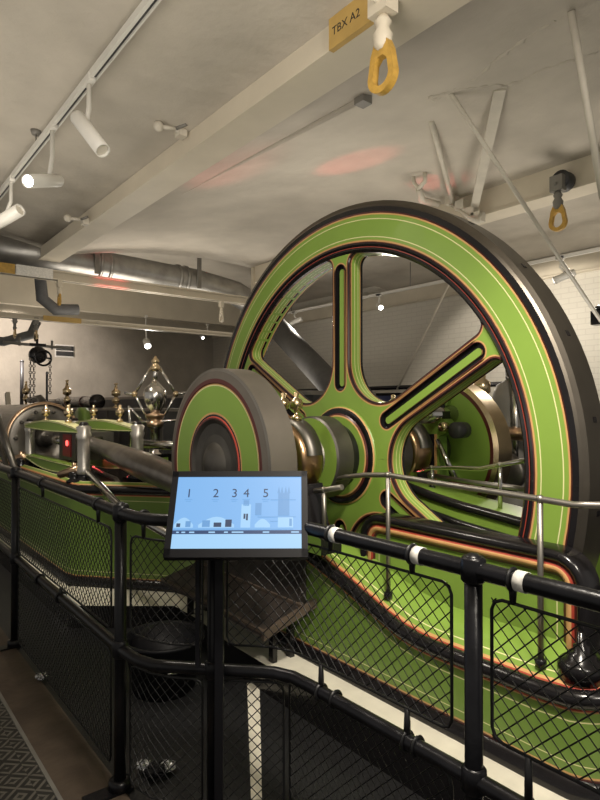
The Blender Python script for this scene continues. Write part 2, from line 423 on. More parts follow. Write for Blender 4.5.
b = MB(); b.box(p-Vector((.05, .05, .06)), p+Vector((.05, .05, .06)), BLACK); b.lathe(p+Vector((0, 0, .06)), (0,0,1), [(0, .03), (.04, .03), (.05, 0)], 12, BLACK); b.tube([p+Vector((.05, 0, 0)), p+Vector((2.9, .2, .1))], .02, BLACK, 8)
tag(b.build('rod_anchor', org=p), 'small black anchor block at the right edge where the slanting tie rod ends', 'anchor')
# bracket cluster under the girder
t = thing('pipe_bracket', 'white pipe bracket with u shaped hook above the flywheel top', 'bracket', onX(462, 210, 4.9))
b = MB()
for px in ((452, 200), (462, 205), (472, 212), (478, 217)):
    p = onX(*px, 4.88); b.box(p-Vector((.05, .05, .05)), p+Vector((.05, .05, .04)), PIPEW)
b.tube([onX(449, 203, 4.86), onX(470, 218, 4.82), onX(479, 221, 4.82), onX(481, 212, 4.86)], .016, PIPEW, 8); b.build('clamp', t)
b = MB(); c = [onX(413, 172, 4.2), onX(414, 183, 4.2), onX(419, 189, 4.2), onX(425, 181, 4.2), onX(425, 169, 4.2)]
b.tube(c, .018, PIPEW, 8); b.tube([onX(419, 189, 4.2), onX(422, 200, 4.3), onX(438, 204, 4.8)], .03, PIPEW, 8); b.build('hook', t)
for i, (px, py, lab) in enumerate(((176, 106, 'white ceiling clamp bracket nearer the top, on the long girder'), (80, 195, 'white ceiling clamp bracket on the long girder above the lit spot lamp'))):
    p = onX(px+5, py+27, 1.855)
    b = MB(); b.box(p-Vector((.03, .035, .03)), p+Vector((.03, .035, .03)), PIPEW); q = p+Vector((-.04, .0, .015)); b.tube([p, q], .016, PIPEW, 8)
    b.tube([q, q+Vector((-.10, .03, .0))], .016, PIPEW, 8); b.ball(q+Vector((-.11, .035, 0)), .036, PIPEW, 10); b.tube([q, q+Vector((.03, -.10, .005))], .012, GREYP, 8)
    tag(b.build('ceiling_bracket', org=p), lab, 'bracket')
# rough plaster seams in the ceiling above the struts
b = MB()
for pts in (((432, 96), (452, 86), (478, 72), (496, 52), (515, 36), (536, 20), (560, 6)), ((500, 88), (524, 80), (550, 68), (580, 60), (604, 52)), ((430, 90), (445, 88), (470, 84), (498, 84), (512, 88))):
    P = []
    for (ax_, ay_), (bx_, by_) in zip(pts, pts[1:]):
        for i in range(6):
            q = onZ(ax_+(bx_-ax_)*i/6+random.uniform(-1, 1), ay_+(by_-ay_)*i/6+random.uniform(-1, 1), 3.63); q.z = ceil_z(q.x, q.y)+.004; P.append(q)
    b.tube(P, [random.uniform(.004, .020) for _ in P], CEIL, 6)
struct(b.build('trim_4'))
# duct
b = MB(); n = 20
b.tube([(1.0, 7.72, 3.46), (2.2, 7.72, 3.44), (3.2, 7.72, 3.42), (4.2, 7.72, 3.39), (4.9, 7.8, 3.33), (5.8, 8.1, 3.1)], .185, DUCT, 24)
dt = tag(b.build('air_duct', org=(3, 7.72, 3.42)), 'large round galvanised duct under the ceiling at left', 'duct')
for x in (2.72, 2.85, 3.86, 3.98):
    b = MB(); b.lathe((x, 7.72, 3.42-.024*(x-3.2)), (1,0,0), [(-.02, .185), (-.02, .20), (.02, .20), (.02, .185)], 24, DUCT, caps=False)
    b.build('joint_band', dt)
for x in (2.64, 4.12):
    b = MB(); b.box((x-.03, 7.505, 3.26), (x+.03, 7.53, 3.86), GREYP); b.build('strap', dt)
b = MB(); b.tube([onX(268, 318, 6.5), onX(300, 352, 6.3), onX(345, 400, 6.0)], .2, PIPEG, 20)
tag(b.build('steam_pipe', org=onX(300, 350, 6.3)), 'thick dark pipe slanting down behind the upright spoke', 'pipe')
b = MB(); b.tube([(2.15, 8.3, 3.86), (2.15, 8.3, 3.3), (2.18, 8.3, 3.0), (2.35, 8.3, 2.87), (2.65, 8.3, 2.90)], .075, RUBBER, 16)
tag(b.build('cable_bundle', org=(2.4, 8.9, 3)), 'grey hose looped below the duct at left', 'pipe')
b = MB(); b.tube([(1.2, 10.2, 2.72), (1.6, 10.2, 2.6), (2.1, 10.2, 2.58), (2.5, 10.2, 2.72), (2.6, 10.2, 2.95)], .07, RUBBER, 16)
tag(b.build('hose', org=(2, 10.2, 2.6)), 'grey hose loop behind the two pale hooks', 'pipe')
for y, z in ((11.2, 3.35), (12.6, 3.3)):
    b = MB(); b.box((2.2, y-.08, z), (7.9, y+.08, 3.86), BEAM)
    tag(b.build('cross_beam', org=(4, y, z)), 'pale cross beam far back %s' % ('in front of the end wall' if y > 12 else 'beyond the crane rails'), 'beam')

# track and spot lamps
t = thing('track_rail', 'white lighting track hung along the ceiling at upper left', 'lighting track', (1.13, 4, 3.42))
b = MB(); b.box((1.115, -1, 3.41), (1.135, 6.3, 3.45), WHITEF); b.box((1.136, -1, 3.42), (1.152, 6.3, 3.45), DGREY); b.box((1.153, -1, 3.41), (1.162, 6.3, 3.45), WHITEF); b.build('track', t)
for y in (.6, onX(36, 160, 1.14).y):
    zc = ceil_z(1.14, y)
    b = MB(); b.tube([(1.14, y, 3.45), (1.14, y, zc)], .006, GREYP, 6); b.lathe((1.14, y, zc-.03), (0,0,1), [(0, .0), (0, .03), (.03, .04)], 12, GREYP); b.build('suspension_wire', t)
def spot_head(top, a, e, r, lens, label, group='white cylinder spot lamps'):
    t = thing('spot_lamp', label, 'spot lamp', top, group)
    a, e, top = Vector(a), Vector(e), Vector(top); ax = (e-a).normalized(); L = (e-a).length
    mid = a + ax*L*.35
    b = MB(); b.tube([top, (top.x, top.y, (top.z+mid.z)/2), mid], .014, WHITEF, 8); b.box(top-Vector((.02, .05, .015)), top+Vector((.02, .05, .03)), WHITEF); b.build('stem', t)
    b = MB(); b.lathe(a, ax, [(0, .0), (0, r*.85), (.015, r), (L, r), (L, r*.86), (L-.02, r*.84)], 20, WHITEF, caps=False); b.build('body', t)
    b = MB(); b.lathe(a, ax, [(L-.018, r*.84), (L-.012, 0)], 20, lens, caps=False); b.build('lens', t)
    return t
spot_head((1.13, 3.36, 3.41), (1.06, 3.36, 3.19), (1.14, 3.16, 2.945), .042, LENSOFF, 'white spot lamp on the track pointing down to the right, unlit side showing')
spot_head((1.13, 4.08, 3.41), (1.19, 4.13, 3.09), (.925, 3.86, 2.94), .042, LENS, 'white spot lamp on the track with its bright face turned to the left')
spot_head((1.13, 5.25, 3.41), (1.02, 5.3, 3.04), (1.16, 5.06, 3.13), .05, LENSOFF, 'last white spot lamp on the track, cut by the left edge')
# far wall lamps
t = thing('track_rail', 'thin far lighting track along the brick wall', 'lighting track', (6.95, 6, 3.3))
b = MB(); b.box((6.93, 2.6, 3.36), (6.97, 9.5, 3.40), WHITEF); b.build('track', t)
for y in (3, 6, 9):
    b = MB(); b.tube([(6.95, y, 3.4), (6.95, y, ceil_z(6.95, y))], .008, GREYP, 6); b.build('hanger', t)
FG = 'white spot lamps on the far wall track'
for px, py, lab, dx in ((562, 278, 'lit far spot lamp against the brick wall right of the flywheel', -1), (380, 307, 'far spot lamp seen through the flywheel right of the upright spoke', 1), (295, 322, 'lit far spot lamp seen through the flywheel left of the upright spoke', -1)):
    p = onX(px, py, 6.95)
    e = p + Vector((-.06, .08*-dx, -.03)); a = p + Vector((.08, .12*dx, .06))
    spot_head((6.95, p.y+.02, 3.36), a, e, .045, LENS, lab, FG)
p = onY(148, 345, 11)
spot_head((p.x, 11.1, 3.35), p+Vector((.05, .2, .1)), p+Vector((-.02, -.04, -.03)), .07, LENS, 'glaring lit spot lamp far back above the governor')
lamp('far_spot', p+Vector((-.05, -.15, -.06)), (1.0, 5.0, 1.0), 60, (1, .95, .85), 80)
p2 = onY(203, 338, 11.5)
spot_head((p2.x, 11.3, 3.35), p2+Vector((.03, .15, .06)), p2, .035, LENS, 'tiny lit far lamp between the governor and the flywheel')
# end wall vent
t = thing('wall_vent', 'small grey louvred vent on the white end wall', 'vent', onY(65, 350, 14))
a_, b_ = onY(56, 345, 13.98), onY(73, 357, 13.98)
b = MB()
for i in range(2):
    z = a_.z + (b_.z-a_.z)*(i+.1)/2; b.box((a_.x, 13.95, z-.10), (b_.x, 13.998, z), DGREY)
b.build('louvre', t)
b = MB(); b.box((a_.x-.02, 13.985, b_.z-.02), (b_.x+.02, 13.999, a_.z+.02), TAPE); b.build('frame', t)

# ------------------------------------------------------------------ flywheel with shaft and crank discs
XC, YC, ZC = 2.44, 2.584, 1.259
AX = (1, 0, 0)
fly = thing('flywheel', 'huge green spoked flywheel with a dark steel rim', 'flywheel', (XC, YC, ZC))
X0, X1 = 2.35, 2.53
Ri = 1.19
b = MB()
pr = [(X1-.01, 1.445, RIMST), (X1, 1.470, RIMST), (X0+.012, 1.472, RIMST), (X0+.004, 1.450, RIMST), (X0-.004, 1.438, BLACK),
      (X0-.004, 1.410, MAROON), (X0, 1.402, ORANGE), (X0, 1.394, GREEN), (X0, 1.374, CREAM), (X0, 1.369, GREEN), (X0, 1.276, CREAM), (X0, 1.271, GREEN),
      (X0, 1.256, ORANGE), (X0, 1.247, MAROON), (X0-.002, 1.242, BLACK), (X0-.006, 1.232, BLACK), (X0+.004, 1.220, REDP), (X0+.004, 1.216, BLACK), (X0-.002, 1.204, BLACK), (X0+.012, Ri, BLACK),
      (X0+.03, Ri, ORANGE), (X0+.04, Ri, GREEN), (X1-.04, Ri, ORANGE), (X1-.03, Ri, BLACK), (X1, 1.21, BLACK), (X1, 1.25, GREEN), (X1, 1.40, BLACK), (X1-.01, 1.445, BLACK)]
b.lathe((0, YC, ZC), AX, pr, 128, caps=False, sharp=True)
for i in range(24):   # barring slots on the rim
    a = 2*PI*i/24 + .1
    c = Vector((2.45, YC + 1.470*math.cos(a), ZC + 1.470*math.sin(a)))
    b.box(c-Vector((.012, .012, .004)), c+Vector((.012, .012, .004)), BLACK, Matrix.Rotation(a-PI/2, 3, 'X'), c)
rim = b.build('rim', fly, fix=False)
HW = .075
def half_outline():
    th = PI/6; rho = .25; r0 = HW/math.sin(th)
    bis = Vector((math.cos(th), math.sin(th)))
    C1 = bis*(r0+2*rho)
    a_ap = th + PI; a_tan = -PI/2
    pts = arc(C1, rho, a_ap, a_tan+2*PI, 12)
    rho2 = .055
    C2 = Vector((math.sqrt((Ri-rho2)**2-(HW+rho2)**2), HW+rho2))
    ang = math.atan2(C2.y, C2.x)
    pts += arc(C2, rho2, 3*PI/2, 2*PI+ang, 8)
    pts += [(Ri*math.cos(ang+(th-ang)*i/6), Ri*math.sin(ang+(th-ang)*i/6)) for i in range(1, 7)]
    return [Vector(p) for p in pts]
def offset_path(pts, d):
    out = []
    for i, p in enumerate(pts):
        t = (pts[min(i+1, len(pts)-1)]-pts[max(i-1, 0)]).normalized()
        out.append(p + Vector((t.y, -t.x))*d)
    return out
def make_spoke(ang, parent):
    b = MB()
    ca, sa = math.cos(ang), math.sin(ang)
    def fn(r, t, x): return (x, YC + r*ca - t*sa, ZC + r*sa + t*ca)
    base = half_outline()
    xf, xb = X0+.012, 2.475
    sl0, sl1, sw = .375, 1.15, .056
    for s in (1, -1):
        P0 = [Vector((p.x, p.y*s)) for p in base]
        def offs(d): return [Vector((p.x, p.y*s)) for p in offset_path(base, d)]
        P1, P2, P3, P4 = offs(.007), offs(.015), offs(.022), offs(.031)
        # front bands along the window edge
        prev = [b.bm.verts.new(fn(p.x, p.y, xf+.006)) for p in P0]
        side = prev
        for Q, m in ((P1, BLACK), (P2, MAROON), (P3, ORANGE)):
            cur = [b.bm.verts.new(fn(p.x, p.y, xf)) for p in Q]
            for i in range(len(cur)-1): b.face([prev[i], prev[i+1], cur[i+1], cur[i]], m)
            prev = cur
        # green half face with half slot
        Q = P3
        hub = [(.24*math.cos(PI/6*i/4), s*.24*math.sin(PI/6*i/4)) for i in range(4, -1, -1)]
        slot = [(sl0+sw-sw*math.cos(a), s*sw*math.sin(a)) for a in [PI/2*i/6 for i in range(7)]] + [(sl1-sw+sw*math.sin(a), s*sw*math.cos(a)) for a in [PI/2*i/6 for i in range(7)]]
        rr = Q[-1].length
        a_end = math.atan2(abs(Q[-1].y), Q[-1].x)
        outer = [(1.25*math.cos(a_end*i/5), s*1.25*math.sin(a_end*i/5)) for i in range(6)]
        poly = hub + slot + outer + [(q.x, q.y) for q in Q[::-1]]
        vs = [b.bm.verts.new(fn(u, v, xf)) for u, v in poly]
        b.face(vs, GREEN)
        # slot: buff line, black wall, recessed black floor
        n0 = len(hub); sv = vs[n0:n0+len(slot)]
        cx = lambda u, k: (u[0] + (0 if sl0+sw < u[0] < sl1-sw else 0), u[1])
        def shrink(k):
            q = sw-k
            return [(sl0+sw-q*math.cos(a), s*q*math.sin(a)) for a in [PI/2*i/6 for i in range(7)]] + [(sl1-sw+q*math.sin(a), s*q*math.cos(a)) for a in [PI/2*i/6 for i in range(7)]]
        prevv = sv
        for k, x, m in ((.007, xf, ORANGE), (.011, xf, MAROON), (.013, xf+.026, BLACK)):
            cur = [b.bm.verts.new(fn(u, v, x)) for u, v in shrink(k)]
            for i in range(len(cur)-1): b.face([prevv[i], prevv[i+1], cur[i+1], cur[i]], m)
            prevv = cur
        b.face(prevv, BLACK)
        q = .019; xr = xf+.014
        bar = [(sl0+sw-q*math.cos(a), s*q*math.sin(a)) for a in [PI/2*i/5 for i in range(6)]] + [(sl1-sw+q*math.sin(a), s*q*math.cos(a)) for a in [PI/2*i/5 for i in range(6)]]
        A = [b.bm.verts.new(fn(u, v, xr)) for u, v in bar]; Bv = [b.bm.verts.new(fn(u, v, xf+.03)) for u, v in bar]
        b.face(A, GREEN)
        for i in range(len(A)-1): b.face([A[i], A[i+1], Bv[i+1], Bv[i]], ORANGE)
        # side wall of the spoke
        prev = side
        for x, m in ((xf+.018, MAROON), (xf+.024, ORANGE), (xf+.046, GREEN), (xf+.050, CREAM), (xb-.040, GREEN), (xb-.036, CREAM), (xb-.024, GREEN), (xb-.018, ORANGE), (xb, BLACK)):
            cur = [b.bm.verts.new(fn(p.x, p.y, x)) for p in P0]
            for i in range(len(cur)-1): b.face([prev[i], prev[i+1], cur[i+1], cur[i]], m, m is GREEN)
            prev = cur
        back = [(.24*math.cos(PI/6*i/4), s*.24*math.sin(PI/6*i/4)) for i in range(4, -1, -1)] + outer + [(p.x, p.y) for p in P0[::-1]]
        b.face([b.bm.verts.new(fn(u, v, xb)) for u, v in back], GREEN)
    return b.build('spoke', parent)
for i in range(6): make_spoke(PI/2 + i*PI/3, fly)
b = MB()
b.lathe((0, YC, ZC), AX, [(2.13, .10, GREEN), (2.13, .205, GREEN), (2.13, .225, DSTEEL), (2.14, .236, DSTEEL), (2.25, .236, DSTEEL), (2.25, .19, BLACK), (2.335, .19, GREEN), (2.335, .232, ORANGE), (2.338, .240, MAROON), (2.345, .250, BLACK), (2.345, .272, BLACK), (2.35, .283, ORANGE), (2.356, .29, GREEN), (2.37, .30, GREEN)], 64, caps=False, sharp=True)
b.lathe((0, YC, ZC), AX, [(2.47, .32, GREEN), (2.50, .29, GREEN), (2.62, .236, DSTEEL), (2.74, .236, GREEN), (2.74, .10, GREEN)], 64, caps=False, sharp=True)
b.build('hub', fly, fix=False)
b = MB(); b.lathe((0, YC, ZC), AX, [(1.60, .13), (3.32, .13)], 32, STEEL); b.build('shaft', fly)
def crank_disc(xa, xb, name, flip=1):
    b = MB()
    s = 1 if xb > xa else -1
    pr = [(xa-.03*s, 0, DSTEEL), (xa-.028*s, .05, DSTEEL), (xa-.016*s, .085, DSTEEL), (xa+.004*s, .11, DSTEEL), (xa+.012*s, .15, DSTEEL), (xa+.008*s, .205, DSTEEL), (xa-.004*s, .228, MAROON), (xa-.004*s, .236, REDP), (xa, .242, BLACK), (xa, .252, ORANGE), (xa, .262, GREEN),
          (xa, .396, CREAM), (xa, .401, ORANGE), (xa, .407, MAROON), (xa-.003*s, .412, MAROON), (xa-.003*s, .432, SATIN), (xa+.004*s, .470, STEEL), (xa+.008*s, .485, SATIN), (xb, .485, SATIN), (xb+.012*s, .47, GREEN), (xb+.012*s, 0, GREEN)]
    b.lathe((0, YC, ZC), AX, pr[:4], 96, caps=False); b.lathe((0, YC, ZC), AX, pr[3:], 96, caps=False, sharp=True)
    return b.build(name, fly)
cd = crank_disc(1.50, 1.655, 'crank_disc'); cd['label'] = 'green faced crank disc with a domed dark boss'
b = MB()
b.lathe((0, YC, ZC), AX, [(3.25, 0, GREEN), (3.25, .40, GREEN), (3.25, .43, MAROON), (3.25, .455, BRASS), (3.262, .485, BRASS), (3.41, .485, BRASS), (3.41, .45, DSTEEL), (3.41, 0, GREEN)], 96, caps=False, sharp=True)
for a in (.3, 2.4, 4.4): b.box((3.22, YC-.03+.0, ZC+.14), (3.26, YC+.03, ZC+.40), DGREEN, Matrix.Rotation(a, 3, 'X'), (3.24, YC, ZC))
cd2 = b.build('crank_disc', fly); cd2['label'] = 'far crank disc with a brass coloured rim'
b = MB(); b.tube([(1.64, 2.78, .98), (1.95, 2.78, .98)], .06, BRIGHT, 16); b.build('crank_pin', fly)
b = MB(); b.tube([(2.95, 2.45, 1.50), (3.27, 2.45, 1.50)], .06, BRIGHT, 16); b.build('crank_pin', fly)

# ------------------------------------------------------------------ engine beds
def loft_bed(name, label, path, org, mirror=False):
    """path: (x, y, ztop, inward normal x, y, rise, width)"""
    t = thing(name, label, 'engine bed', org)
    mx = (lambda x: 4.88-x) if mirror else (lambda x: x)
    def sweep(prof, part, lab=None):
        b = MB(); prev = None
        for (x, y, zt, nx, ny, rise, wd) in path:
            cur = []
            for (n, z, ref, mm) in prof:
                nn = wd if n == 'w' else n
                zz = zt+z if ref == 't' else (zt+rise+z if ref == 'r' else z)
                cur.append(b.bm.verts.new((mx(x+nx*nn), y+ny*nn, zz)))
            if prev:
                for i in range(len(cur)-1): b.face([prev[i], cur[i], cur[i+1], prev[i+1]], prof[i][3], True)
            prev = cur
        return b.build(part, t)
    sweep([(.0, .21, 'z', MAROON), (.0, .222, 'z', ORANGE), (.0, .230, 'z', DGREEN), (.0, .262, 'z', CREAM), (.0, .266, 'z', DGREEN),
           (.0, -.112, 't', CREAM), (.0, -.107, 't', DGREEN), (.0, -.075, 't', ORANGE), (.0, -.070, 't', REDP), (.0, -.058, 't', BLACK)], 'side_wall')
    sweep([(-.03, .148, 'z', BLACK), (-.035, .165, 'z', BLACK), (-.03, .185, 'z', BLACK), (-.012, .20, 'z', BLACK), (-.006, .213, 'z', BLACK), (.01, .215, 'z', BLACK)], 'skirting')
    k = .034
    sweep([(.01-k*math.cos(a)*1.0, -.032+k*math.sin(a), 't', BLACK) for a in [(-.62+1.3*i/10)*PI for i in range(11)]], 'roll_moulding')
    sweep([(.03, -.004, 't', REDP), (.036, .000, 't', ORANGE), (.048, .008, 't', GREEN), (.07, .022, 't', CREAM), (.075, .025, 't', GREEN), ('w', 0, 'r', BLACK), ('w', -.5, 'r', BLACK)], 'top_surface')
    return t
bp = []
for y in (9.0, 7, 5.6, 4.85): bp.append((1.46, y, .93, 1, 0, .0, .11))
bp.append((1.49, 4.72, .93, .92, .38, .0, .12)); bp.append((1.62, 4.56, .93, .75, .66, .0, .14)); bp.append((1.95, 4.18, .93, .75, .66, .0, .16))
bp.append((2.05, 4.05, .93, .9, .4, 0, .2)); bp.append((2.08, 3.9, .93, 1, 0, .0, .2))
for y, z, r in ((3.3, .92, 0), (2.9, .86, .02), (2.7, .80, .05), (2.482, .735, .09), (2.278, .675, .11), (2.094, .61, .12), (1.97, .565, .125), (1.863, .532, .13), (1.76, .516, .13), (1.659, .512, .13), (1.5, .512, .13), (1.2, .515, .13)): bp.append((2.08, y, z, 1, 0, r, .19))
for i in range(1, 8):
    a = PI/2*i/7; bp.append((2.26-.18*math.cos(a), 1.10-.18*math.sin(a), .52+.02*math.sin(a), math.cos(a), math.sin(a), .13*math.cos(a)**2, .19))
bp.append((2.40, .92, .54, 0, 1, .0, .19))
bed = loft_bed('engine_bed', 'green cast engine bed nearest the railing with black roll moulding', bp, (2.2, 3, .15))
b = MB(); b.box((1.52, 4.80, .6), (2.4, 9, .905), BLACK); b.box((1.80, 4.45, .6), (2.4, 4.80, .90), BLACK); b.box((2.05, 4.2, .6), (2.4, 4.45, .90), DGREEN); b.build('top_plate', bed)  # black colour stands in for the dark recess behind the bed edge
# holding-down bolt on the near corner
b = MB(); c = onX(582, 642, 2.2); c = Vector((2.2, 1.07, .585))
b.lathe(c, (0,0,1), [(-.05, .085), (0, .085), (.015, .075), (.02, .055), (.04, .050), (.045, .030), (.07, .030), (.075, .016), (.12, .016), (.12, 0)], 24, BLACK); b.build('holding_down_bolt', bed)
bp2 = [(2.08, y, z, 1, 0, r, .19) for (y, z, r) in ((4.5, .93, 0), (3.3, .92, 0), (2.9, .86, .02), (2.7, .80, .05), (2.482, .735, .09), (2.278, .70, .11), (2.094, .68, .12), (1.863, .63, .13), (1.6, .59, .13), (1.15, .57, .13))]
bed2 = loft_bed('engine_bed', 'green engine bed on the far side of the flywheel', bp2, (2.7, 3, .15), True)
# wheel guard panel
def rrect(y0, y1, z0, z1, r, d, n=6):
    y0 += d; y1 -= d; z0 += d; z1 -= d; r = max(.004, r-d)
    return arc((y1-r, z1-r), r, 0, PI/2, n) + arc((y0+r, z1-r), r, PI/2, PI, n) + arc((y0+r, z0+r), r, PI, 1.5*PI, n) + arc((y1-r, z0+r), r, 1.5*PI, 2*PI, n)
gd = thing('wheel_guard', 'green guard panel with orange and red border in front of the flywheel', 'guard', (2.27, 1.65, .6))
b = MB()
lv = [(-.0, 2.335, BLACK), (.0, 2.25, BLACK), (.006, 2.232, BLACK), (.022, 2.222, BLACK), (.040, 2.228, BLACK), (.048, 2.24, MAROON), (.056, 2.24, REDP), (.064, 2.232, ORANGE), (.074, 2.228, ORANGE), (.086, 2.234, REDP), (.092, 2.244, MAROON), (.104, 2.25, GREEN), (.128, 2.25, CREAM), (.133, 2.25, GREEN)]
prev = None
for i, (d, x, m) in enumerate(lv):
    P = rrect(1.06, 2.29, .30, .985, .14, d)
    # the lower edge follows the bed
    cur = [b.bm.verts.new((x, y, z)) for y, z in P]
    if prev:
        for j in range(len(cur)): b.face([prev[j], prev[(j+1) % len(cur)], cur[(j+1) % len(cur)], cur[j]], lv[i-1][2], True)
    prev = cur
b.face(prev, GREEN); b.build('panel', gd)
b = MB(); b.box((2.30, 1.15, .3), (2.335, 2.2, .9), BLACK); b.build('back_plate', gd)

# far side guard seen through the spokes
t = thing('wheel_guard', 'far green guard block with black mouldings seen through the lower spokes', 'guard', (2.8, 1.75, .6))
gp = [(2.45, .60), (2.45, 1.11), (2.15, 1.05), (1.95, 1.02), (1.6, .985), (1.25, .97), (1.12, .90), (1.12, .60)]
b = MB(); b.prism(gp, lambda u, v, d: (d, u, v), 2.665, 2.95, GREEN, GREEN); b.build('body', t)
b = MB(); b.tube([(2.67, y, z-.01) for y, z in gp[1:7]], .026, BLACK, 12); b.build('upper_moulding', t)
b = MB(); b.tube([(2.66, y, z-.105) for y, z in gp[1:6]], .022, BLACK, 12); b.tube([(2.66, y, z-.135) for y, z in gp[1:6]], .008, ORANGE, 8); b.build('lower_moulding', t)
# pedestal bearings
def pedestal(xm, label, green=True, yb=YC):
    t = thing('pedestal_bearing', label, 'bearing', (xm, YC, .8))
    b = MB()
    prof = [(-.34, 0), (-.34, .08), (-.24, .12), (-.19, .34), (.19, .34), (.24, .12), (.34, .08), (.34, 0)]
    b.prism(prof, lambda u, v, d: (d, YC+u, .80+v), xm-.07, xm+.07, DGREEN, BLACK); b.build('pedestal', t)
    b = MB(); b.lathe((0, YC, ZC), AX, [(xm-.08, .14), (xm-.08, .185), (xm-.05, .20), (xm+.05, .20), (xm+.08, .185), (xm+.08, .14)], 40, BRONZE); b.build('bronze_shell', t)
    b = MB(); b.lathe((0, YC, ZC), AX, [(xm-.045, .19), (xm-.045, .225), (xm+.045, .225), (xm+.045, .19)], 30, DSTEEL, True, .15, PI-.15)
    b.build('cap', t)
    for dy in (-.05, .07):
        b = MB(); b.lathe((xm, YC+dy, ZC+.21), (0,0,1), [(0, .03), (.03, .03), (.035, .012), (.06, .012), (.07, .034), (.10, .038), (.12, .03), (.13, .012), (.155, .016), (.165, 0)], 14, BRASS); b.build('oil_cup', t)
    return t
pedestal(1.99, 'near bronze bearing between the crank disc and the flywheel hub')
pedestal(2.90, 'far bronze bearing seen through the flywheel spokes')
# red glow gauge lamp on far bearing
b = MB(); b.lathe((2.80, 2.62, 1.27), (-1,0,0), [(0, .035), (.02, .035), (.03, .02), (.03, 0)], 16, REDGLASS)
tag(b.build('red_lamp_lens', org=(2.8, 2.62, 1.27)), 'small glowing red lamp at the far bearing', 'lamp')

# splash trough under the crank
t = thing('splash_trough', 'brown stepped splash trough below the screen', 'trough', (1.9, 3.0, .15))
b = MB(); b.prism([(1.735, .36), (1.75, .385), (2.02, .455), (2.035, .43)], lambda u, v, d: (u, d, v), 2.48, 3.7, DBROWN); b.box((1.735, 2.47, .375), (1.757, 3.7, .392), BROWN); b.box((2.0, 2.47, .452), (2.03, 3.7, .468), BROWN); b.build('lower_board', t)
b = MB(); b.prism([(2.00, .45), (2.015, .47), (2.07, .70), (2.075, .45)], lambda u, v, d: (u, d, v), 2.55, 3.7, DBROWN); b.build('upper_board', t)
b = MB(); b.prism([(1.72, .355), (1.72, .40), (2.07, .50), (2.07, .455)], lambda u, v, d: (u, d, v), 2.455, 2.48, BROWN); b.build('end_board', t)
for y in (2.6, 3.55):
    for x, z in ((1.88, .40), (2.0, .44)):
        b = MB(); b.box((x, y, .15), (x+.03, y+.04, z), BLACK); b.build('leg', t)

# ------------------------------------------------------------------ crosshead guides, rod, cylinder
def guide(x, label):
    t = thing('crosshead_guide', label, 'guide', (x, 5.7, .93))
    YA, YB = 4.85, 6.53
    def fb(u, v, d): return (d, u, v)
    N = 16
    top = [(YA+(YB-YA)*i/N, 1.365 + .055*math.sin(PI*i/N)) for i in range(N+1)]
    topb = [(y, 1.335 - .012*math.sin(PI*i/N)) for i, (y, z) in enumerate(top)]
    lowt = [(y, 1.06) for y, z in top]; lowb = [(y, 1.025 - .065*math.sin(PI*i/N)) for i, (y, z) in enumerate(top)]
    def edge(b, line, off, h):
        b.prism([(y, z+off) for y, z in line] + [(y, z+off+h) for y, z in line][::-1], fb, x-.053, x+.053, CREAM)
    b = MB(); b.prism(top + topb[::-1], fb, x-.05, x+.05, GREEN, GREEN); edge(b, top, -.010, .006); edge(b, top, .0005, .003); edge(b, topb, .004, .006); b.build('upper_bar', t)
    b = MB(); b.prism(lowt + lowb[::-1], fb, x-.05, x+.05, DGREEN, GREEN); edge(b, lowb, .003, .008); edge(b, lowt, -.010, .005); b.build('lower_bar', t)
    for y in (YA, YB):
        b = MB(); r = .050 if y == YA else .045
        b.lathe((x, y, .92), (0,0,1), [(0, .09, BLACK), (.03, .09, BLACK), (.05, r, BLACK), (.08, r, PILLAR), (.10, r*1.2), (.13, r), (.36, r), (.40, r*1.25), (.42, r), (.46, r*1.2), (.475, r*.8, BLACK), (.495, r*.7, BLACK), (.505, .02, BLACK)], 20, PILLAR); b.build('pillar', t)
    for y in (5.25, 5.95):
        b = MB(); b.lathe((x, y, 1.41), (0,0,1), [(0, .03), (.02, .03), (.025, .012), (.05, .012), (.06, .036), (.095, .042), (.115, .03), (.125, .012), (.15, .016), (.16, 0)], 14, BRASS); b.build('oil_cup', t)
    b = MB(); b.box((x-.09, YA-.02, .90), (x+.09, YA+.10, .94), BLACK); b.box((x-.09, YB-.1, .90), (x+.09, YB+.02, .94), BLACK); b.build('foot', t)
    return t
guide(1.60, 'near green crosshead guide with bright pillars')
guide(2.06, 'rear green crosshead guide behind the near one')
t = thing('crosshead', 'dark crosshead block with red enamel between the guides', 'crosshead', (1.83, 5.5, 1.2))
b = MB(); b.box((1.66, 5.25, 1.07), (2.0, 5.72, 1.32), DSTEEL); b.build('block', t)
b = MB(); b.box((1.65, 5.36, 1.10), (1.66, 5.58, 1.30), REDPART); b.lathe((1.655, 5.45, 1.22), (-1,0,0), [(0, .028), (.012, .024), (.02, 0)], 14, REDGLASS); b.build('red_plate', t)
b = MB(); b.tube([(1.83, 5.7, 1.2), (1.83, 7.1, 1.2)], .045, BRIGHT, 16); b.build('piston_rod', t)
t = thing('connecting_rod', 'dark steel connecting rod slanting down toward the crank disc', 'rod', (1.8, 4.2, 1.0))
b = MB(); pA, pB = Vector((1.80, 5.30, 1.225)), Vector((1.80, 2.80, .985)); dd = (pB-pA)
b.tube([pA, pA+dd*.25, pA+dd*.5, pA+dd*.8, pB-dd*.03], [.055, .085, .105, .085, .07], RODST, 18); b.build('shank', t)
b = MB(); b.box((1.73, 2.68, .86), (1.87, 2.92, 1.10), DSTEEL); b.build('big_end', t)
b = MB(); b.tube([(1.70, 5.30, 1.225), (1.90, 5.30, 1.225)], .075, BRIGHT, 18); b.build('small_end', t)
b = MB(); b.tube([(1.62, 4.95, 1.05), (1.62, 4.1, .82), (1.68, 3.0, .70)], .03, BRIGHT, 12)
tag(b.build('valve_rod', org=(1.62, 4.5, .93)), 'slim bright valve rod below the connecting rod', 'rod')
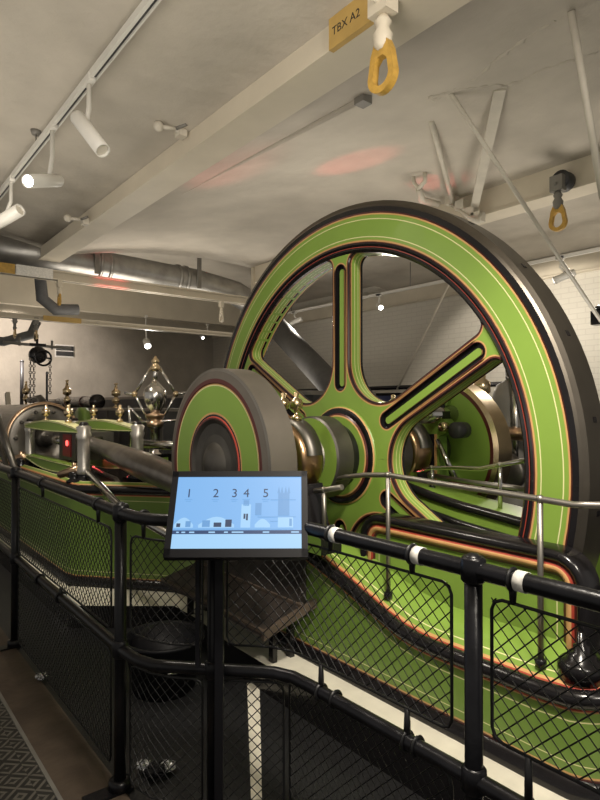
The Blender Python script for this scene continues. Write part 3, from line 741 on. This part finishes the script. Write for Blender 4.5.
t = thing('steam_cylinder', 'big grey steam cylinder drum at the left edge', 'steam cylinder', (1.86, 8, .93))
b = MB(); b.lathe((1.86, 6.98, 1.2), (0,1,0), [(.02, 0), (.02, .14), (.0, .15), (0, .34), (.02, .40), (.06, .40), (.06, .375), (2.4, .375), (2.4, 0)], 48, STEEL, caps=False); b.build('barrel', t)
b = MB(); b.lathe((1.86, 6.955, 1.2), (0,1,0), [(0, .375), (0, .405), (.04, .405), (.04, .375), (0, .375)], 48, COPPER, caps=False); b.build('brass_band', t)
b = MB(); b.lathe((1.86, 6.85, 1.2), (0,1,0), [(0, .05), (0, .08), (.03, .10), (.16, .10)], 24, DSTEEL); b.build('stuffing_box', t)
for k in range(10):
    a = 2*PI*k/10
    b = MB(); b.lathe((1.86+.30*math.cos(a), 6.955, 1.2+.30*math.sin(a)), (0,1,0), [(-.02, 0), (-.02, .02), (.03, .02)], 6, DSTEEL); b.build('bolt', t)
b = MB(); b.box((1.62, 7.3, .85), (2.1, 9.2, .95), BLACK); b.build('saddle', t)
# drain cocks
for (x, y, lab) in ((1.52, 6.55, 'left bronze drain cock on the green bed edge'), (1.54, 4.90, 'right bronze drain cock on the green bed edge')):
    t = thing('drain_cock', lab, 'valve', (x, y, .93), 'bronze drain cocks')
    b = MB(); b.lathe((x, y, .93), (0,0,1), [(0, .06), (.02, .06), (.03, .035), (.06, .05), (.09, .04), (.10, 0)], 14, BLACK); b.build('base', t)
    b = MB(); b.tube([(x-.10, y+.08, .99), (x-.02, y+.02, 1.02), (x+.02, y, 1.03), (x+.05, y-.02, .98)], [.028, .035, .045, .03], COPPER, 12); b.tube([(x, y, 1.0), (x, y, 1.09)], .02, COPPER, 10); b.build('body', t)
# diagonal strut at the left edge
b = MB(); b.tube([onX(-6, 405, 1.30), onX(17, 475, 1.30)], .030, DSTEEL, 10); b.tube([onX(-10, 420, 1.30), onX(11, 478, 1.30)], .022, DSTEEL, 10)
tag(b.build('stair_rail', org=onX(17, 475, 1.3)), 'dark slanting stair rail at the left edge in front of the drum', 'rail')
# small steel handrail on the chamfered bed corner
t = thing('bed_handrail', 'short steel handrail bent down behind the corner railing post', 'handrail', (1.80, 4.45, .9))
b = MB(); b.tube([onX(93, 468, 1.85), onX(104, 474, 1.83), onX(116, 479, 1.80), onX(118, 482, 1.80), onX(118, 512, 1.80)], .018, STEEL, 10); b.build('rail', t)
b = MB(); b.tube([onX(118, 484, 1.80), onX(136, 486, 1.98), onX(170, 497, 2.1)], .016, STEEL, 10); b.build('stay', t)

# ------------------------------------------------------------------ governor
gx, gy = 2.3, 5.02
gov = thing('governor', 'tall polished governor with a bright urn shaped weight and slanting arms', 'governor', (gx, gy, .9))
b = MB(); b.lathe((gx, gy, .94), (0,0,1), [(0, .08), (.18, .08), (.20, .05), (.26, .04), (.40, .042), (.42, .065), (.44, .065), (.46, .04)], 20, BRIGHT); b.build('column', gov)
b = MB(); b.box((gx-.11, gy-.11, .92), (gx+.11, gy+.11, 1.12), BLACK); b.box((gx-.115, gy-.075, .95), (gx-.108, gy+.075, 1.09), GREEN); b.box((gx-.075, gy-.115, .95), (gx+.075, gy-.108, 1.09), GREEN); b.build('base_block', gov)
b = MB(); b.lathe((gx, gy, 1.36), (0,0,1), [(0, .04), (.01, .075), (.05, .075), (.06, .045), (.08, .05), (.10, .085), (.12, .085), (.13, .04)], 20, COPPER); b.build('sleeve', gov)
b = MB(); b.lathe((gx, gy, 1.48), (0,0,1), [(0, .035), (.02, .045), (.07, .078), (.13, .100), (.18, .106), (.23, .094), (.265, .06), (.28, .04), (.30, .032)], 28, BRIGHT); b.build('urn_weight', gov)
b = MB(); b.tube([(gx, gy, 1.75), (gx, gy, 1.95)], .022, BRIGHT, 12); b.lathe((gx, gy, 1.93), (0,0,1), [(-.06, .022), (-.045, .042), (-.02, .048), (.0, .03), (.02, .03), (.03, .042), (.05, .032), (.065, .015), (.08, .015), (.085, 0)], 18, BRASS); b.build('spindle', gov)
vd = Vector((.78, -.62, 0))
for s_ in (-1, 1):
    tp = Vector((gx, gy, 1.91)) + vd*.04*s_; kn = Vector((gx, gy, 1.665)) + vd*.19*s_; lo = Vector((gx, gy, 1.42)) + vd*.06*s_
    b = MB(); b.tube([tp, kn], .013, BRIGHT, 10); b.tube([kn, lo], .011, BRIGHT, 10); b.build('arm', gov)
    b = MB(); b.ball(kn, .028, BRASS, 14); b.tube([kn, kn+vd*.09*s_+Vector((0, 0, .01))], .014, BRIGHT, 10); b.build('arm_joint', gov)
b = MB(); b.tube([Vector((gx, gy, 1.40))-vd*.26, Vector((gx, gy, 1.43))+vd*.30], .012, BRIGHT, 8); b.build('linkage', gov)
b = MB(); b.tube([Vector((gx, gy, 1.56))-vd*.24, Vector((gx, gy, 1.15))-vd*.22], .012, BRIGHT, 8); b.tube([Vector((gx, gy, 1.55))-vd*.24, Vector((gx, gy, 1.40))-vd*.10], .010, BRIGHT, 8); b.build('hanging_link', gov)
# horizontal shafts near the governor
b = MB(); b.tube([(2.12, 4.95, 1.22), (2.5, 4.40, 1.20)], .04, BRIGHT, 16)
tag(b.build('drive_shaft', org=(2.3, 4.6, 1.2)), 'bright short drive shaft beside the governor column', 'shaft')

# ------------------------------------------------------------------ machinery further back
def cups(x, y, z, h, r, label, grp='tall brass oil cups behind the guides'):
    t = thing('oil_cup', label, 'oil cup', (x, y, z), grp)
    b = MB(); b.lathe((x, y, z), (0,0,1), [(0, r), (.04*h, r), (.06*h, .4*r), (.18*h, .4*r), (.22*h, r*.9), (.34*h, r), (.40*h, .5*r), (.46*h, .5*r), (.5*h, 1.15*r), (.66*h, 1.2*r), (.72*h, .6*r), (.84*h, .4*r)], 14, BRASS); b.build('body', t)
    b = MB(); b.tube([(x, y, z+.82*h), (x, y, z+.95*h)], .35*r, BRASS, 8); b.tube([(x, y-.9*r, z+.95*h), (x, y+.9*r, z+.95*h)], .25*r, BRASS, 8); b.build('tap', t)
    return t
bk = thing('engine_casing', 'long dark machine casing behind the green guides', 'machine casing', (2.9, 7, .15))
b = MB(); b.box((2.75, 4.9, .15), (3.15, 13.2, 1.50), DGREY); b.build('casing', bk)
b = MB(); b.box((2.72, 4.88, 1.50), (3.18, 13.22, 1.53), STEEL); b.build('cap_rail', bk)
for i in range(14):
    b = MB(); b.box((2.735, 5.0+.4*i, .9), (2.75, 5.04+.4*i, 1.5), DSTEEL); b.build('rib', bk)
bk2 = thing('engine_casing', 'tall dark machine casing further back against the end wall', 'machine casing', (3.6, 9, .15))
b = MB(); b.box((3.5, 4.2, .15), (4.3, 13.0, 1.66), DGREY); b.build('casing', bk2)
b = MB(); b.box((3.47, 4.2, 1.66), (4.33, 13.0, 1.70), STEEL); b.build('cap_rail', bk2)
for i in range(9):
    b = MB(); b.box((3.48, 4.5+.9*i, .8), (3.5, 5.1+.9*i, 1.55), DSTEEL); b.build('door_plate', bk2)
for px, py, h, x, lab in ((26, 400, .42, 2.5, 'tall brass oil cup left of the chain hoist'), (67, 402, .42, 2.55, 'tall brass oil cup below the wall vent'), (116, 392, .34, 2.95, 'grey brass oil cup left of the governor')):
    p = onX(px, py, x); cups(x, p.y, 1.53 if x > 2.9 else p.z-.10, h, .05, lab)
for px, py, x, lab in ((45, 425, 2.25, 'thin dark machine support for the left oil cup'),):
    pass
b = MB(); p = onX(26, 402, 2.5); b.tube([(2.5, p.y, .92), (2.5, p.y, p.z-.10)], .03, DSTEEL, 10)
tag(b.build('oil_pillar', org=(2.5, p.y, .92)), 'dark pillar under the oil cup left of the chain hoist', 'pillar')
b = MB(); p = onX(67, 404, 2.55); b.tube([(2.55, p.y, .15), (2.55, p.y, p.z-.10)], .03, DSTEEL, 10)
tag(b.build('oil_pillar', org=(2.55, p.y, .15)), 'dark pillar under the oil cup below the wall vent', 'pillar')
# black cylinder with red rings
t = thing('valve_chest', 'black cylinder with dull red bands below the wall vent', 'cylinder', onX(80, 386, 3.0))
p = onX(60, 385, 3.0); q = onX(98, 385, 3.0)
b = MB(); b.lathe((3.0, q.y, 1.62), (0,1,0), [(0, 0), (0, .11), (.12, .11), (.12, .085), (p.y-q.y, .085), (p.y-q.y, 0)], 24, BLACK); b.build('body', t)
b = MB()
for k in (.3, .7): b.lathe((3.0, q.y+(p.y-q.y)*k, 1.62), (0,1,0), [(0, .086), (0, .09), (.05, .09), (.05, .086)], 24, MAROON, caps=False)
b.build('band', t)
# upright thin posts and handles at left
for px, y0, y1, x, r, lab in ((22, 362, 405, 2.9, .035, 'dark upright bar left of the chain hoist'), (47, 374, 400, 2.9, .02, 'short thin upright bar right of the chain hoist')):
    a_, c_ = onX(px, y0, x), onX(px, y1, x)
    b = MB(); b.tube([(x, a_.y, a_.z), (x, a_.y, 1.53)], r, DGREY, 10); b.lathe((x, a_.y, a_.z), (0,0,1), [(0, r*1.2), (.03, r), (.05, 0)], 10, DGREY)
    tag(b.build('upright_bar', org=(x, a_.y, 1.53)), lab, 'bar')
b = MB(); p = onX(8, 400, 2.2); b.box((2.17, p.y-.05, p.z-.12), (2.23, p.y+.06, p.z+.12), BEAM, Matrix.Rotation(-.35, 3, 'X'))
b.box((2.18, p.y-.03, .15), (2.22, p.y+.03, p.z-.06), DSTEEL)
tag(b.build('lever', org=(2.2, p.y, p.z)), 'pale lever plate above the steam cylinder', 'lever')
b = MB(); b.tube([onX(30, 400, 2.4), onX(40, 398, 2.4), onX(48, 408, 2.4), onX(52, 425, 2.4)], .05, DSTEEL, 12)
tag(b.build('steam_pipe', org=onX(40, 400, 2.4)), 'dark curved pipe behind the steam cylinder', 'pipe')
b = MB(); b.lathe((2.42, onX(82, 404, 2.42).y, 1.35), (1,0,0), [(-.05, 0), (-.05, .17), (-.03, .19), (.05, .19), (.05, 0)], 28, DGREEN); b.box((2.35, onX(82, 404, 2.42).y-.08, .9), (2.45, onX(82, 404, 2.42).y+.08, 1.3), BLACK)
tag(b.build('eccentric', org=(2.42, 6.8, 1.35)), 'small round green casting behind the guides', 'casting')
for i, (px, py, x) in enumerate(((112, 405, 3.1), (128, 402, 3.2), (140, 405, 3.1))):
    pass
# chain hoist
t = thing('chain_hoist', 'black chain hoist with long loops of chain at far left', 'chain hoist', onY(37, 357, 9.6))
c = onY(38, 355, 9.55)
b = MB(); b.lathe((c.x, 9.62, c.z), (0,-1,0), [(0, 0), (0, .11), (.03, .13), (.10, .13), (.13, .10), (.13, 0)], 22, BLACK); b.build('gear_case', t)
b = MB(); b.ring((c.x+.05, 9.44, c.z-.05), (0,1,0), .115, .016, BLACK, 28); b.tube([(c.x-.06, 9.44, c.z-.05), (c.x+.16, 9.44, c.z-.05)], .012, BLACK, 8); b.tube([(c.x+.05, 9.44, c.z-.05), (c.x+.05, 9.55, c.z-.05)], .014, BLACK, 8); b.build('hand_wheel', t)
b = MB(); b.tube([(c.x, 9.6, c.z+.1), (c.x, 9.6, c.z+.32)], .02, BLACK, 8); b.box((c.x-.12, 9.56, c.z+.14), (c.x+.12, 9.62, c.z+.18), BLACK); b.build('top_hook', t)
b = MB(); b.tube([(c.x-.48, 9.6, c.z+.17), (c.x+.50, 9.58, c.z+.13)], .022, GREYP, 8); b.tube([(c.x-.25, 9.6, c.z+.13), (c.x-.25, 9.6, c.z+.26)], .018, GREYP, 8); b.tube([(c.x+.22, 9.6, c.z+.1), (c.x+.22, 9.6, c.z+.24)], .018, GREYP, 8); b.build('spreader_bar', t)
def chain(b, x, y, z0, z1, r=.016):
    n = int((z0-z1)/.05)
    for i in range(n): b.ring((x, y, z0-.05*(i+.5)), (1, 0, 0) if i % 2 else (0, 1, 0), .020, .007, DSTEEL, 8, 4)
for dx, z1 in ((-.12, 1.55), (-.07, 1.55), (.165, 1.7)):
    b = MB(); chain(b, c.x+dx, 9.5, c.z-.05, z1); b.build('chain', t)
# far handrail behind the wheel and blue barrier
t = thing('far_railing', 'black handrail far behind the flywheel near the brick wall', 'railing', (7.2, 6, .0))
b = MB(); b.tube([(7.2, 4.2, 1.86), (7.2, 12.8, 1.86)], .035, BLACK, 10); b.build('top_rail', t)
for y in (4.3, 6.0, 7.5, 9.5, 12): b2 = MB(); b2.tube([(7.2, y, 0), (7.2, y, 1.86)], .03, BLACK, 8); b2.build('post', t)
b = MB(); b.box((6.7, 5.9, 0), (6.9, 7.4, 1.72), BLUE); b.box((6.68, 5.85, 1.72), (6.92, 7.45, 1.76), BLACK)
tag(b.build('cabinet', org=(6.8, 6.6, 0)), 'dark blue cabinet behind the flywheel hub', 'cabinet')
# far side valve gear: green frame, crosshead, pump seen through the wheel
t = thing('valve_gear_frame', 'green upright frame with pale lined slot behind the far bearing', 'frame', (3.1, 2.5, .8))
b = MB(); b.prism([(2.56, .8), (2.57, 1.42), (2.54, 1.47), (2.38, 1.47), (2.35, 1.44), (2.36, 1.38), (2.42, 1.36), (2.40, .8)], lambda u, v, d: (d, u, v), 3.08, 3.16, GREEN, DGREEN)
b.build('upright', t)
b = MB(); b.box((3.07, 2.435, .95), (3.08, 2.45, 1.37), ORANGE); b.box((3.07, 2.45, .95), (3.08, 2.51, 1.37), BLACK); b.build('slot_lining', t)
for y in (2.53, 2.42):
    b = MB(); b.box((3.08, y-.03, 1.47), (3.16, y+.03, 1.52), BLACK); b.tube([(3.12, y, 1.52), (3.12, y, 1.58)], .015, BLACK, 8); b.build('oil_box', t)
b = MB(); b.lathe((3.06, 2.28, 1.40), (1,0,0), [(0, 0), (0, .052), (.1, .052), (.1, 0)], 20, DGREY); b.lathe((3.03, 2.36, 1.42), (1,0,0), [(0, 0), (0, .03), (.05, .03)], 14, BRASS); b.build('pulley', t)
b = MB(); b.tube([(3.02, 2.385, 1.34), (3.02, 2.25, 1.10)], [.014, .020], BRIGHT, 12); b.build('link_rod', t)
t = thing('feed_pump', 'grey upright pump standing right of the brass rimmed disc', 'pump', (4.2, 2.1, .0))
px = onX(512, 425, 4.2)
b = MB(); b.lathe((4.2, px.y, 0), (0,0,1), [(0, .22), (.9, .22), (1.0, .16), (1.6, .16), (1.72, .12), (1.76, .05), (1.9, .05)], 20, GREYP); b.build('body', t)
b = MB(); b.tube([(4.05, px.y-.12, 1.0), (4.05, px.y-.12, 1.75), (4.15, px.y, 1.78)], .022, BRIGHT, 8); b.tube([(4.0, px.y-.05, 1.35), (4.0, px.y-.30, 1.34)], .05, COPPER, 12); b.lathe((3.98, px.y-.08, 1.05), (1,0,0), [(0, .03), (0, .13), (.03, .15), (.06, .13), (.06, .03)], 24, DSTEEL); b.build('valve', t)
p = onX(482, 386, 4.0)
b = MB(); b.tube([(4.0, p.y, .1), (4.0, p.y, p.z-.1)], .04, DSTEEL, 10); b.build('stand_pipe', t)
b = MB(); b.lathe((4.0, p.y, p.z-.12), (0,0,1), [(0, .03), (.05, .03), (.07, .065), (.15, .065), (.18, .03), (.24, .035), (.25, 0)], 16, BRASS); b.build('brass_cap', t)
# dark cladding behind the pump
b = MB(); b.box((4.6, .6, 0), (4.9, 3.6, 1.15), DGREY); b.box((4.58, .6, 1.15), (4.92, 3.6, 1.19), STEEL)
tag(b.build('engine_casing', org=(4.7, 2, 0)), 'low dark casing behind the grey pump at right', 'machine casing')

# ------------------------------------------------------------------ bright handrails round the wheel
def handrail(pts, posts, r, label, m=STEEL):
    t = thing('steel_handrail', label, 'handrail', pts[0])
    b = MB(); b.tube(pts, r, m, 12); b.build('rail', t)
    for p, z in posts:
        b = MB(); b.tube([(p.x, p.y, z), p], r*.9, m, 10); b.ball(p, r*1.35, m, 12); b.lathe((p.x, p.y, z), (0,0,1), [(-.02, r*1.7), (.008, r*1.7), (.010, r)], 12, BLACK); b.build('post', t)
    return t
hp = [onX(x, y, 2.15) for x, y in ((331, 481), (345, 477), (364, 475), (388, 475), (450, 485), (540, 499), (575, 505), (603, 505))]
handrail(hp, [(hp[3], .625), (hp[5], .565)], .013, 'steel handrail on the near bed running in front of the flywheel')
hq = [onX(x, y, 2.0) for x, y in ((312, 491), (324, 490), (342, 487))]
handrail(hq, [(hq[1], .86)], .014, 'short steel handrail stub beside the screen top corner')
h2 = [onX(x, y, 2.80) for x, y in ((418, 471), (432, 468), (455, 468), (480, 469), (500, 465), (528, 460))]
handrail(h2, [(h2[1], 1.065), (h2[4], .99)], .013, 'bright curved handrail behind the flywheel spokes', BRIGHT)
h3 = [onX(x, y, 2.85) for x, y in ((430, 475), (470, 482), (530, 490))]
handrail(h3, [(h3[0], 1.065)], .014, 'dull straight handrail just below the bright curved one')
# red fitting
b = MB(); b.box((3.05, 2.16, 1.06), (3.09, 2.32, 1.075), REDPART); b.tube([(3.07, 2.24, .80), (3.07, 2.24, 1.06)], .012, DSTEEL, 8)
tag(b.build('red_bracket', org=(3.0, 2.1, .8)), 'small red bracket behind the flywheel lower right spoke', 'bracket')

# ------------------------------------------------------------------ safety railing
ZT, ZL = 1.12, .57
def rpath(z):
    P = [(.93, 9.0, z), (.93, 4.1, z), (.915, 2.42, z)]
    for a, c in (((.915, 2.28), (.95, 2.08)),): P += [(.915, 2.28, z), (.925, 2.17, z), (.955, 2.09, z), (1.0, 2.04, z)]
    P += [(1.12, 1.915, z), (1.22, 1.815, z), (1.275, 1.755, z), (1.308, 1.68, z), (1.315, 1.58, z), (1.325, .91, z), (1.325, -.4, z)]
    return P
rail = thing('safety_railing', 'black tubular safety railing running round the engines in front', 'railing', (.93, 2.3, 0))
def smooth_bend(P): return P
b = MB(); b.tube(rpath(ZT), .0235, RAILB, 16); b.build('top_rail', rail)
b = MB(); b.tube(rpath(ZL), .0225, RAILB, 16); b.build('lower_rail', rail)
PO = [(.925, 4.12), (.915, 2.32), (1.325, .93), (1.115, 1.92), (.93, 7.2)]
for x, y in PO:
    b = MB(); b.tube([(x, y, 0), (x, y, ZT)], .024 if y < 3 else .026, RAILB, 16)
    for z in (ZT, ZL): b.lathe((x, y, z-.035), (0,0,1), [(0, .026), (.008, .033), (.062, .033), (.07, .026)], 18, RAILB)
    b.ball((x, y, ZT+.012), .032, RAILB, 14); b.build('post', rail)
    b = MB(); b.box((x-.14, y-.035, .002), (x+.05, y+.035, .012), RAILB); b.lathe((x, y, .012), (0,0,1), [(0, .045), (.03, .045), (.036, .03)], 16, RAILB); b.build('base_plate', rail)

def mesh_panel(path, z0, z1, label, clips=(), pitch=.0435, group='black mesh railing panels', wr=.0019):
    P = [Vector((x, y)) for x, y in path]
    cum = [0]
    for a, c in zip(P, P[1:]): cum.append(cum[-1]+(c-a).length)
    L = cum[-1]
    def at(s, z, off=0):
        s = min(max(s, 0), L)
        for i in range(len(P)-1):
            if s <= cum[i+1]+1e-9:
                d = (P[i+1]-P[i])/(cum[i+1]-cum[i]); q = P[i]+d*(s-cum[i]); nn = Vector((-d.y, d.x))*off
                return Vector((q.x+nn.x, q.y+nn.y, z))
    t = thing('mesh_panel', label, 'mesh panel', at(L/2, z0), group)
    rr = .03
    b = MB()
    br = [cum[i] for i in range(1, len(cum)-1)]
    loop = [(s_, z0) for s_ in [rr]+br+[L-rr]] + [(L-rr*.3, z0+rr*.3), (L, z0+rr), (L, z1-rr), (L-rr*.3, z1-rr*.3)] + [(s_, z1) for s_ in [L-rr]+br[::-1]+[rr]] + [(rr*.3, z1-rr*.3), (0, z1-rr), (0, z0+rr), (rr*.3, z0+rr*.3), (rr, z0)]
    b.tube([at(*q) for q in loop], .0045, WIRE, 8); b.build('frame', t)
    b = MB(); h = z1-z0
    n = int((L+h)/pitch)+1
    for sg in (1, -1):
        for i in range(-int(h/pitch)-1, int(L/pitch)+2):
            sa = i*pitch; zs = []
            s0, s1 = max(0, sa), min(L, sa+h)
            if s1-s0 < .004: continue
            ss = [s0]+[q for q in br if s0 < q < s1]+[s1]
            pts = []
            for s_ in ss:
                z = z0+(s_-sa) if sg > 0 else z1-(s_-sa)
                pts.append(at(s_, z, .002*sg))
            b.tube(pts, wr, WIRE, 4, False)
    b.build('wire_mesh', t)
    for s_, zr, side in clips:
        b = MB(); p = at(s_, zr); e = at(s_, z1 if zr > z1 else z0)
        b.tube([p, (p.x, p.y, (p.z+e.z)/2), e], [.011, .010, .008], WIRE, 8); b.ring(p, (P[-1]-P[0]).normalized().to_3d() if len(P) == 2 else (0, 1, 0), .0255, .006, WIRE, 16, 6); b.build('clip', t)
        if side > 0:
            b = MB(); b.lathe(p, (P[-1]-P[-2]).normalized().to_3d(), [(.012, .0250), (.012, .0262), (.040, .0262), (.040, .0250)], 18, TAPE, caps=False); b.build('tape_band', t)
    return t
mesh_panel([(1.150, 1.88), (1.265, 1.765), (1.305, 1.68), (1.315, 1.55), (1.325, 1.0)], .665, 1.065, 'upper mesh panel right of the screen, bent round the railing corner', [(.45, ZT, 1), (.80, ZT, 1), (.40, ZL, 0), (.78, ZL, 0)])
mesh_panel([(1.325, .875), (1.325, -.1)], .70, 1.06, 'upper mesh panel at the right edge beyond the tall post', [(.06, ZT, 1), (.10, ZL, 0), (.6, ZT, 1)])
mesh_panel([(1.320, 1.72), (1.325, 1.0)], .06, .545, 'lower mesh panel along the pale kerb at bottom centre', [(.25, ZL, 0), (.60, ZL, 0)])
mesh_panel([(1.325, .87), (1.325, -.1)], .06, .545, 'lower mesh panel at the bottom right corner')
mesh_panel([(1.125, 1.905), (1.262, 1.768), (1.300, 1.73)], .06, .535, 'narrow lower mesh panel right of the screen post')
mesh_panel([(.925, 2.24), (.955, 2.12), (1.0, 2.04), (1.085, 1.95)], .655, 1.04, 'upper mesh panel left of the screen post at the corner', [(.08, ZT, 0)])
mesh_panel([(.925, 2.24), (.955, 2.12), (1.0, 2.04), (1.085, 1.95)], .06, .53, 'lower mesh panel left of the screen post with litter behind it')
mesh_panel([(.925, 4.03), (.915, 2.42)], .62, 1.04, 'long upper mesh panel between the two left posts', [(.55, ZT, 0), (1.45, ZT, 0), (.9, ZL, 0)])
mesh_panel([(.925, 4.03), (.915, 2.42)], .06, .53, 'long lower mesh panel between the two left posts', [(.5, ZL, 0)])
mesh_panel([(.93, 7.1), (.93, 4.22)], .62, 1.04, 'upper mesh panel at the left edge beyond the far post', [(2.0, ZT, 0)])

# ------------------------------------------------------------------ screen on its post
TL, TR, BR, BL = Vector((.991, 1.981, 1.308)), Vector((1.378, 1.673, 1.311)), Vector((1.262, 1.559, 1.036)), Vector((.875, 1.867, 1.036))
ex = ((TR-TL)+(BR-BL)).normalized(); ey = ((TL-BL)+(TR-BR)); ey = (ey-ex*ey.dot(ex)).normalized(); ez = ex.cross(ey)
c0 = (TL+TR+BR+BL)/4; SWd, SHt = .495, .320
kio = thing('information_screen', 'lit blue information screen on a black post at the railing corner', 'screen', (1.12, 1.86, 0))
def sp(u, v, d=0): return c0 + ex*u + ey*v + ez*d
def slab(u0, u1, v0, v1, d0, d1, m, b):
    v_ = [b.bm.verts.new(sp(u, v, d)) for d in (d0, d1) for u, v in ((u0, v0), (u1, v0), (u1, v1), (u0, v1))]
    for q in ((3,2,1,0),(4,5,6,7),(0,1,5,4),(1,2,6,5),(2,3,7,6),(3,0,4,7)): b.face([v_[i] for i in q], m)
b = MB(); hw, hh = SWd/2, SHt/2
slab(-hw, hw, -hh, hh, -.035, -.004, PLASTIC, b)
slab(-hw, -hw+.022, -hh, hh, -.004, .003, PLASTIC, b); slab(hw-.022, hw, -hh, hh, -.004, .003, PLASTIC, b)
slab(-hw, hw, -hh, -hh+.030, -.004, .003, PLASTIC, b); slab(-hw, hw, hh-.022, hh, -.004, .003, PLASTIC, b)
b.build('housing', kio)
def em(name, c, s=1.0): return mat(name, c, emit=s)
SB = em('screen_blue', (.20, .44, .80), .82); SP = em('screen_pale', (.33, .58, .85), .85); SD = em('screen_navy', (.02, .05, .13), 1); SM = em('screen_mid', (.14, .34, .65), .8); SK = em('screen_ink', (.02, .04, .09), 1); SG = em('screen_green', (.30, .60, .62), 1)
iw, ih = hw-.022, (hh-.022); v0 = -hh+.030
b = MB(); slab(-iw, iw, v0, ih, -.004, -.001, SB, b); disp = b.build('display', kio); disp['label'] = 'glowing pale blue display'
def U(px): return -iw + 2*iw*px
def V(py): return v0 + (ih-v0)*py
b = MB(); slab(-iw, iw, v0, V(.20), -.001, 0, SP, b); slab(-iw, iw, V(.195), V(.245), 0, .0004, SD, b)
for x0, x1 in ((.03, .05), (.07, .10), (.13, .17), (.28, .33), (.40, .43), (.46, .55), (.70, .75), (.92, .98)): slab(U(x0), U(x1), V(.21), V(.228), .0004, .0007, SP, b)
b.build('menu_bar', disp)
b = MB()   # engine hall and bridge drawing
def blk(x0, x1, y0, y1, m, d=.0004): slab(U(x0-.045), U(x1-.045), V(y0), V(y1), 0, d, m, b)
blk(.04, .98, .255, .262, SM)
for x0, x1, y in ((.05, .20, .42), (.24, .52, .43), (.68, .80, .40)):
    n = 8
    pts = [(x0+(x1-x0)*i/n, .32+(y-.32)*math.sin(PI*i/n)) for i in range(n+1)]
    vs = [b.bm.verts.new(sp(U(p[0]-.045), V(p[1]), .0005)) for p in pts] + [b.bm.verts.new(sp(U(x1-.045), V(.28), .0005)), b.bm.verts.new(sp(U(x0-.045), V(.28), .0005))]
    b.face(vs, SP)
blk(.57, .645, .28, .60, SP); blk(.585, .63, .58, .66, SM); blk(.68, .73, .45, .62, SM)
blk(.07, .10, .29, .34, SK, .0008); blk(.14, .18, .29, .37, SM, .0008); blk(.27, .33, .29, .38, SM, .0008); blk(.36, .42, .29, .35, SK, .0008); blk(.45, .50, .29, .39, SK, .0008)
blk(.59, .605, .40, .47, SK, .0008); blk(.61, .625, .38, .47, SK, .0008); blk(.86, .98, .28, .42, SP, .0006); blk(.95, .97, .30, .40, SM, .0009); blk(.80, .86, .36, .37, SM)
blk(.86, .95, .44, .76, SM)
for x in (.865, .89, .92, .945):
    vs = [b.bm.verts.new(sp(U(x-.045+dx), V(y), .0006)) for dx, y in ((-.012, .76), (.012, .76), (0, .86))]; b.face(vs, SM)
blk(.80, 1.0, .66, .67, SM); blk(.70, 1.0, .42, .43, SM)
b.build('skyline_drawing', disp, fix=False)
for ch, x in (('1', .10), ('2', .315), ('3', .465), ('4', .56), ('5', .715)):
    M4 = Matrix.Translation(sp(U(x), V(.755), .0012)) @ Matrix((ex, ey, ez)).transposed().to_4x4()
    text_obj(ch, .046, SK, 'numeral', disp, M4, .0003)
    b = MB(); slab(U(x-.03), U(x+.03), V(.67), V(.675), 0, .0008, SM, b); slab(U(x-.02), U(x+.02), V(.645), V(.65), 0, .0008, SM, b); b.build('caption_line', disp)
b = MB(); b.box((1.087, 1.840, 0), (1.117, 1.870, 1.05), PLASTIC, Matrix.Rotation(-.69, 3, 'Z'), (1.105, 1.855, .5)); b.build('post', kio)
b = MB(); b.box((1.04, 1.90, .60), (1.055, 1.93, 1.12), PLASTIC, Matrix.Rotation(-.69, 3, 'Z'), (1.05, 1.915, .8)); b.build('cable_channel', kio)
b = MB(); slab(-.06, .06, -.06, .06, -.075, -.035, PLASTIC, b); b.build('bracket', kio)
b = MB(); b.box((.98, 1.73, 0), (1.23, 1.98, .012), PLASTIC, Matrix.Rotation(-.69, 3, 'Z'), (1.105, 1.855, 0)); b.build('base_plate', kio)

# ------------------------------------------------------------------ tub and litter
t = thing('black_tub', 'round black plastic tub behind the corner railing', 'tub', (1.44, 3.02, 0))
b = MB(); b.lathe((1.44, 3.02, 0), (0,0,1), [(0, 0), (0, .17), (.26, .21), (.27, .225), (.285, .225), (.285, .205), (.22, .195), (.03, .16), (.03, 0)], 32, PLASTIC, caps=False); b.build('bowl', t)
b = MB(); b.tube([(1.24, 3.04, .25), (1.26, 2.98, .19), (1.32, 2.88, .15), (1.42, 2.82, .15)], .008, BRIGHT, 8); b.build('handle', t)
b = MB(); b.lathe((1.46, 3.05, .20), (0,0,1), [(0, .19), (.05, .18), (.10, .12), (.13, .05), (.135, 0)], 20, PLASTIC)
tag(b.build('black_bag', org=(1.46, 3.05, .2)), 'black sack heaped inside the tub', 'bag')
def crumple(c, r, m, name, label, seed, flat=.45):
    random.seed(seed); b = MB(); pr = []
    bm = b.bm; bmesh.ops.create_icosphere(bm, subdivisions=3, radius=r)
    for v in bm.verts:
        k = .7+.5*random.random(); v.co = Vector((v.co.x*k, v.co.y*k, max(-r*.4, v.co.z*k*flat)))+Vector(c)
    b.mi(m)
    return tag(b.build(name, org=c), label, 'litter')
crumple((.93, 3.52, .025), .035, CLEAR, 'foil_scrap', 'crumpled silver scrap lying on the brown board edge', 1)
for i, (px, py, r, lab) in enumerate(((142, 771, .030, 'round clear scrap left in the mesh corner'), (155, 776, .045, 'dark crumpled wrapper in the mesh corner'), (166, 772, .035, 'silver crumpled wrapper nearest the screen post'))):
    p = onZ(px, py, .02); crumple((p.x+.02, p.y+.03, .025), r, CLEAR if i != 1 else PLASTIC, 'wrapper', lab, 3+i)
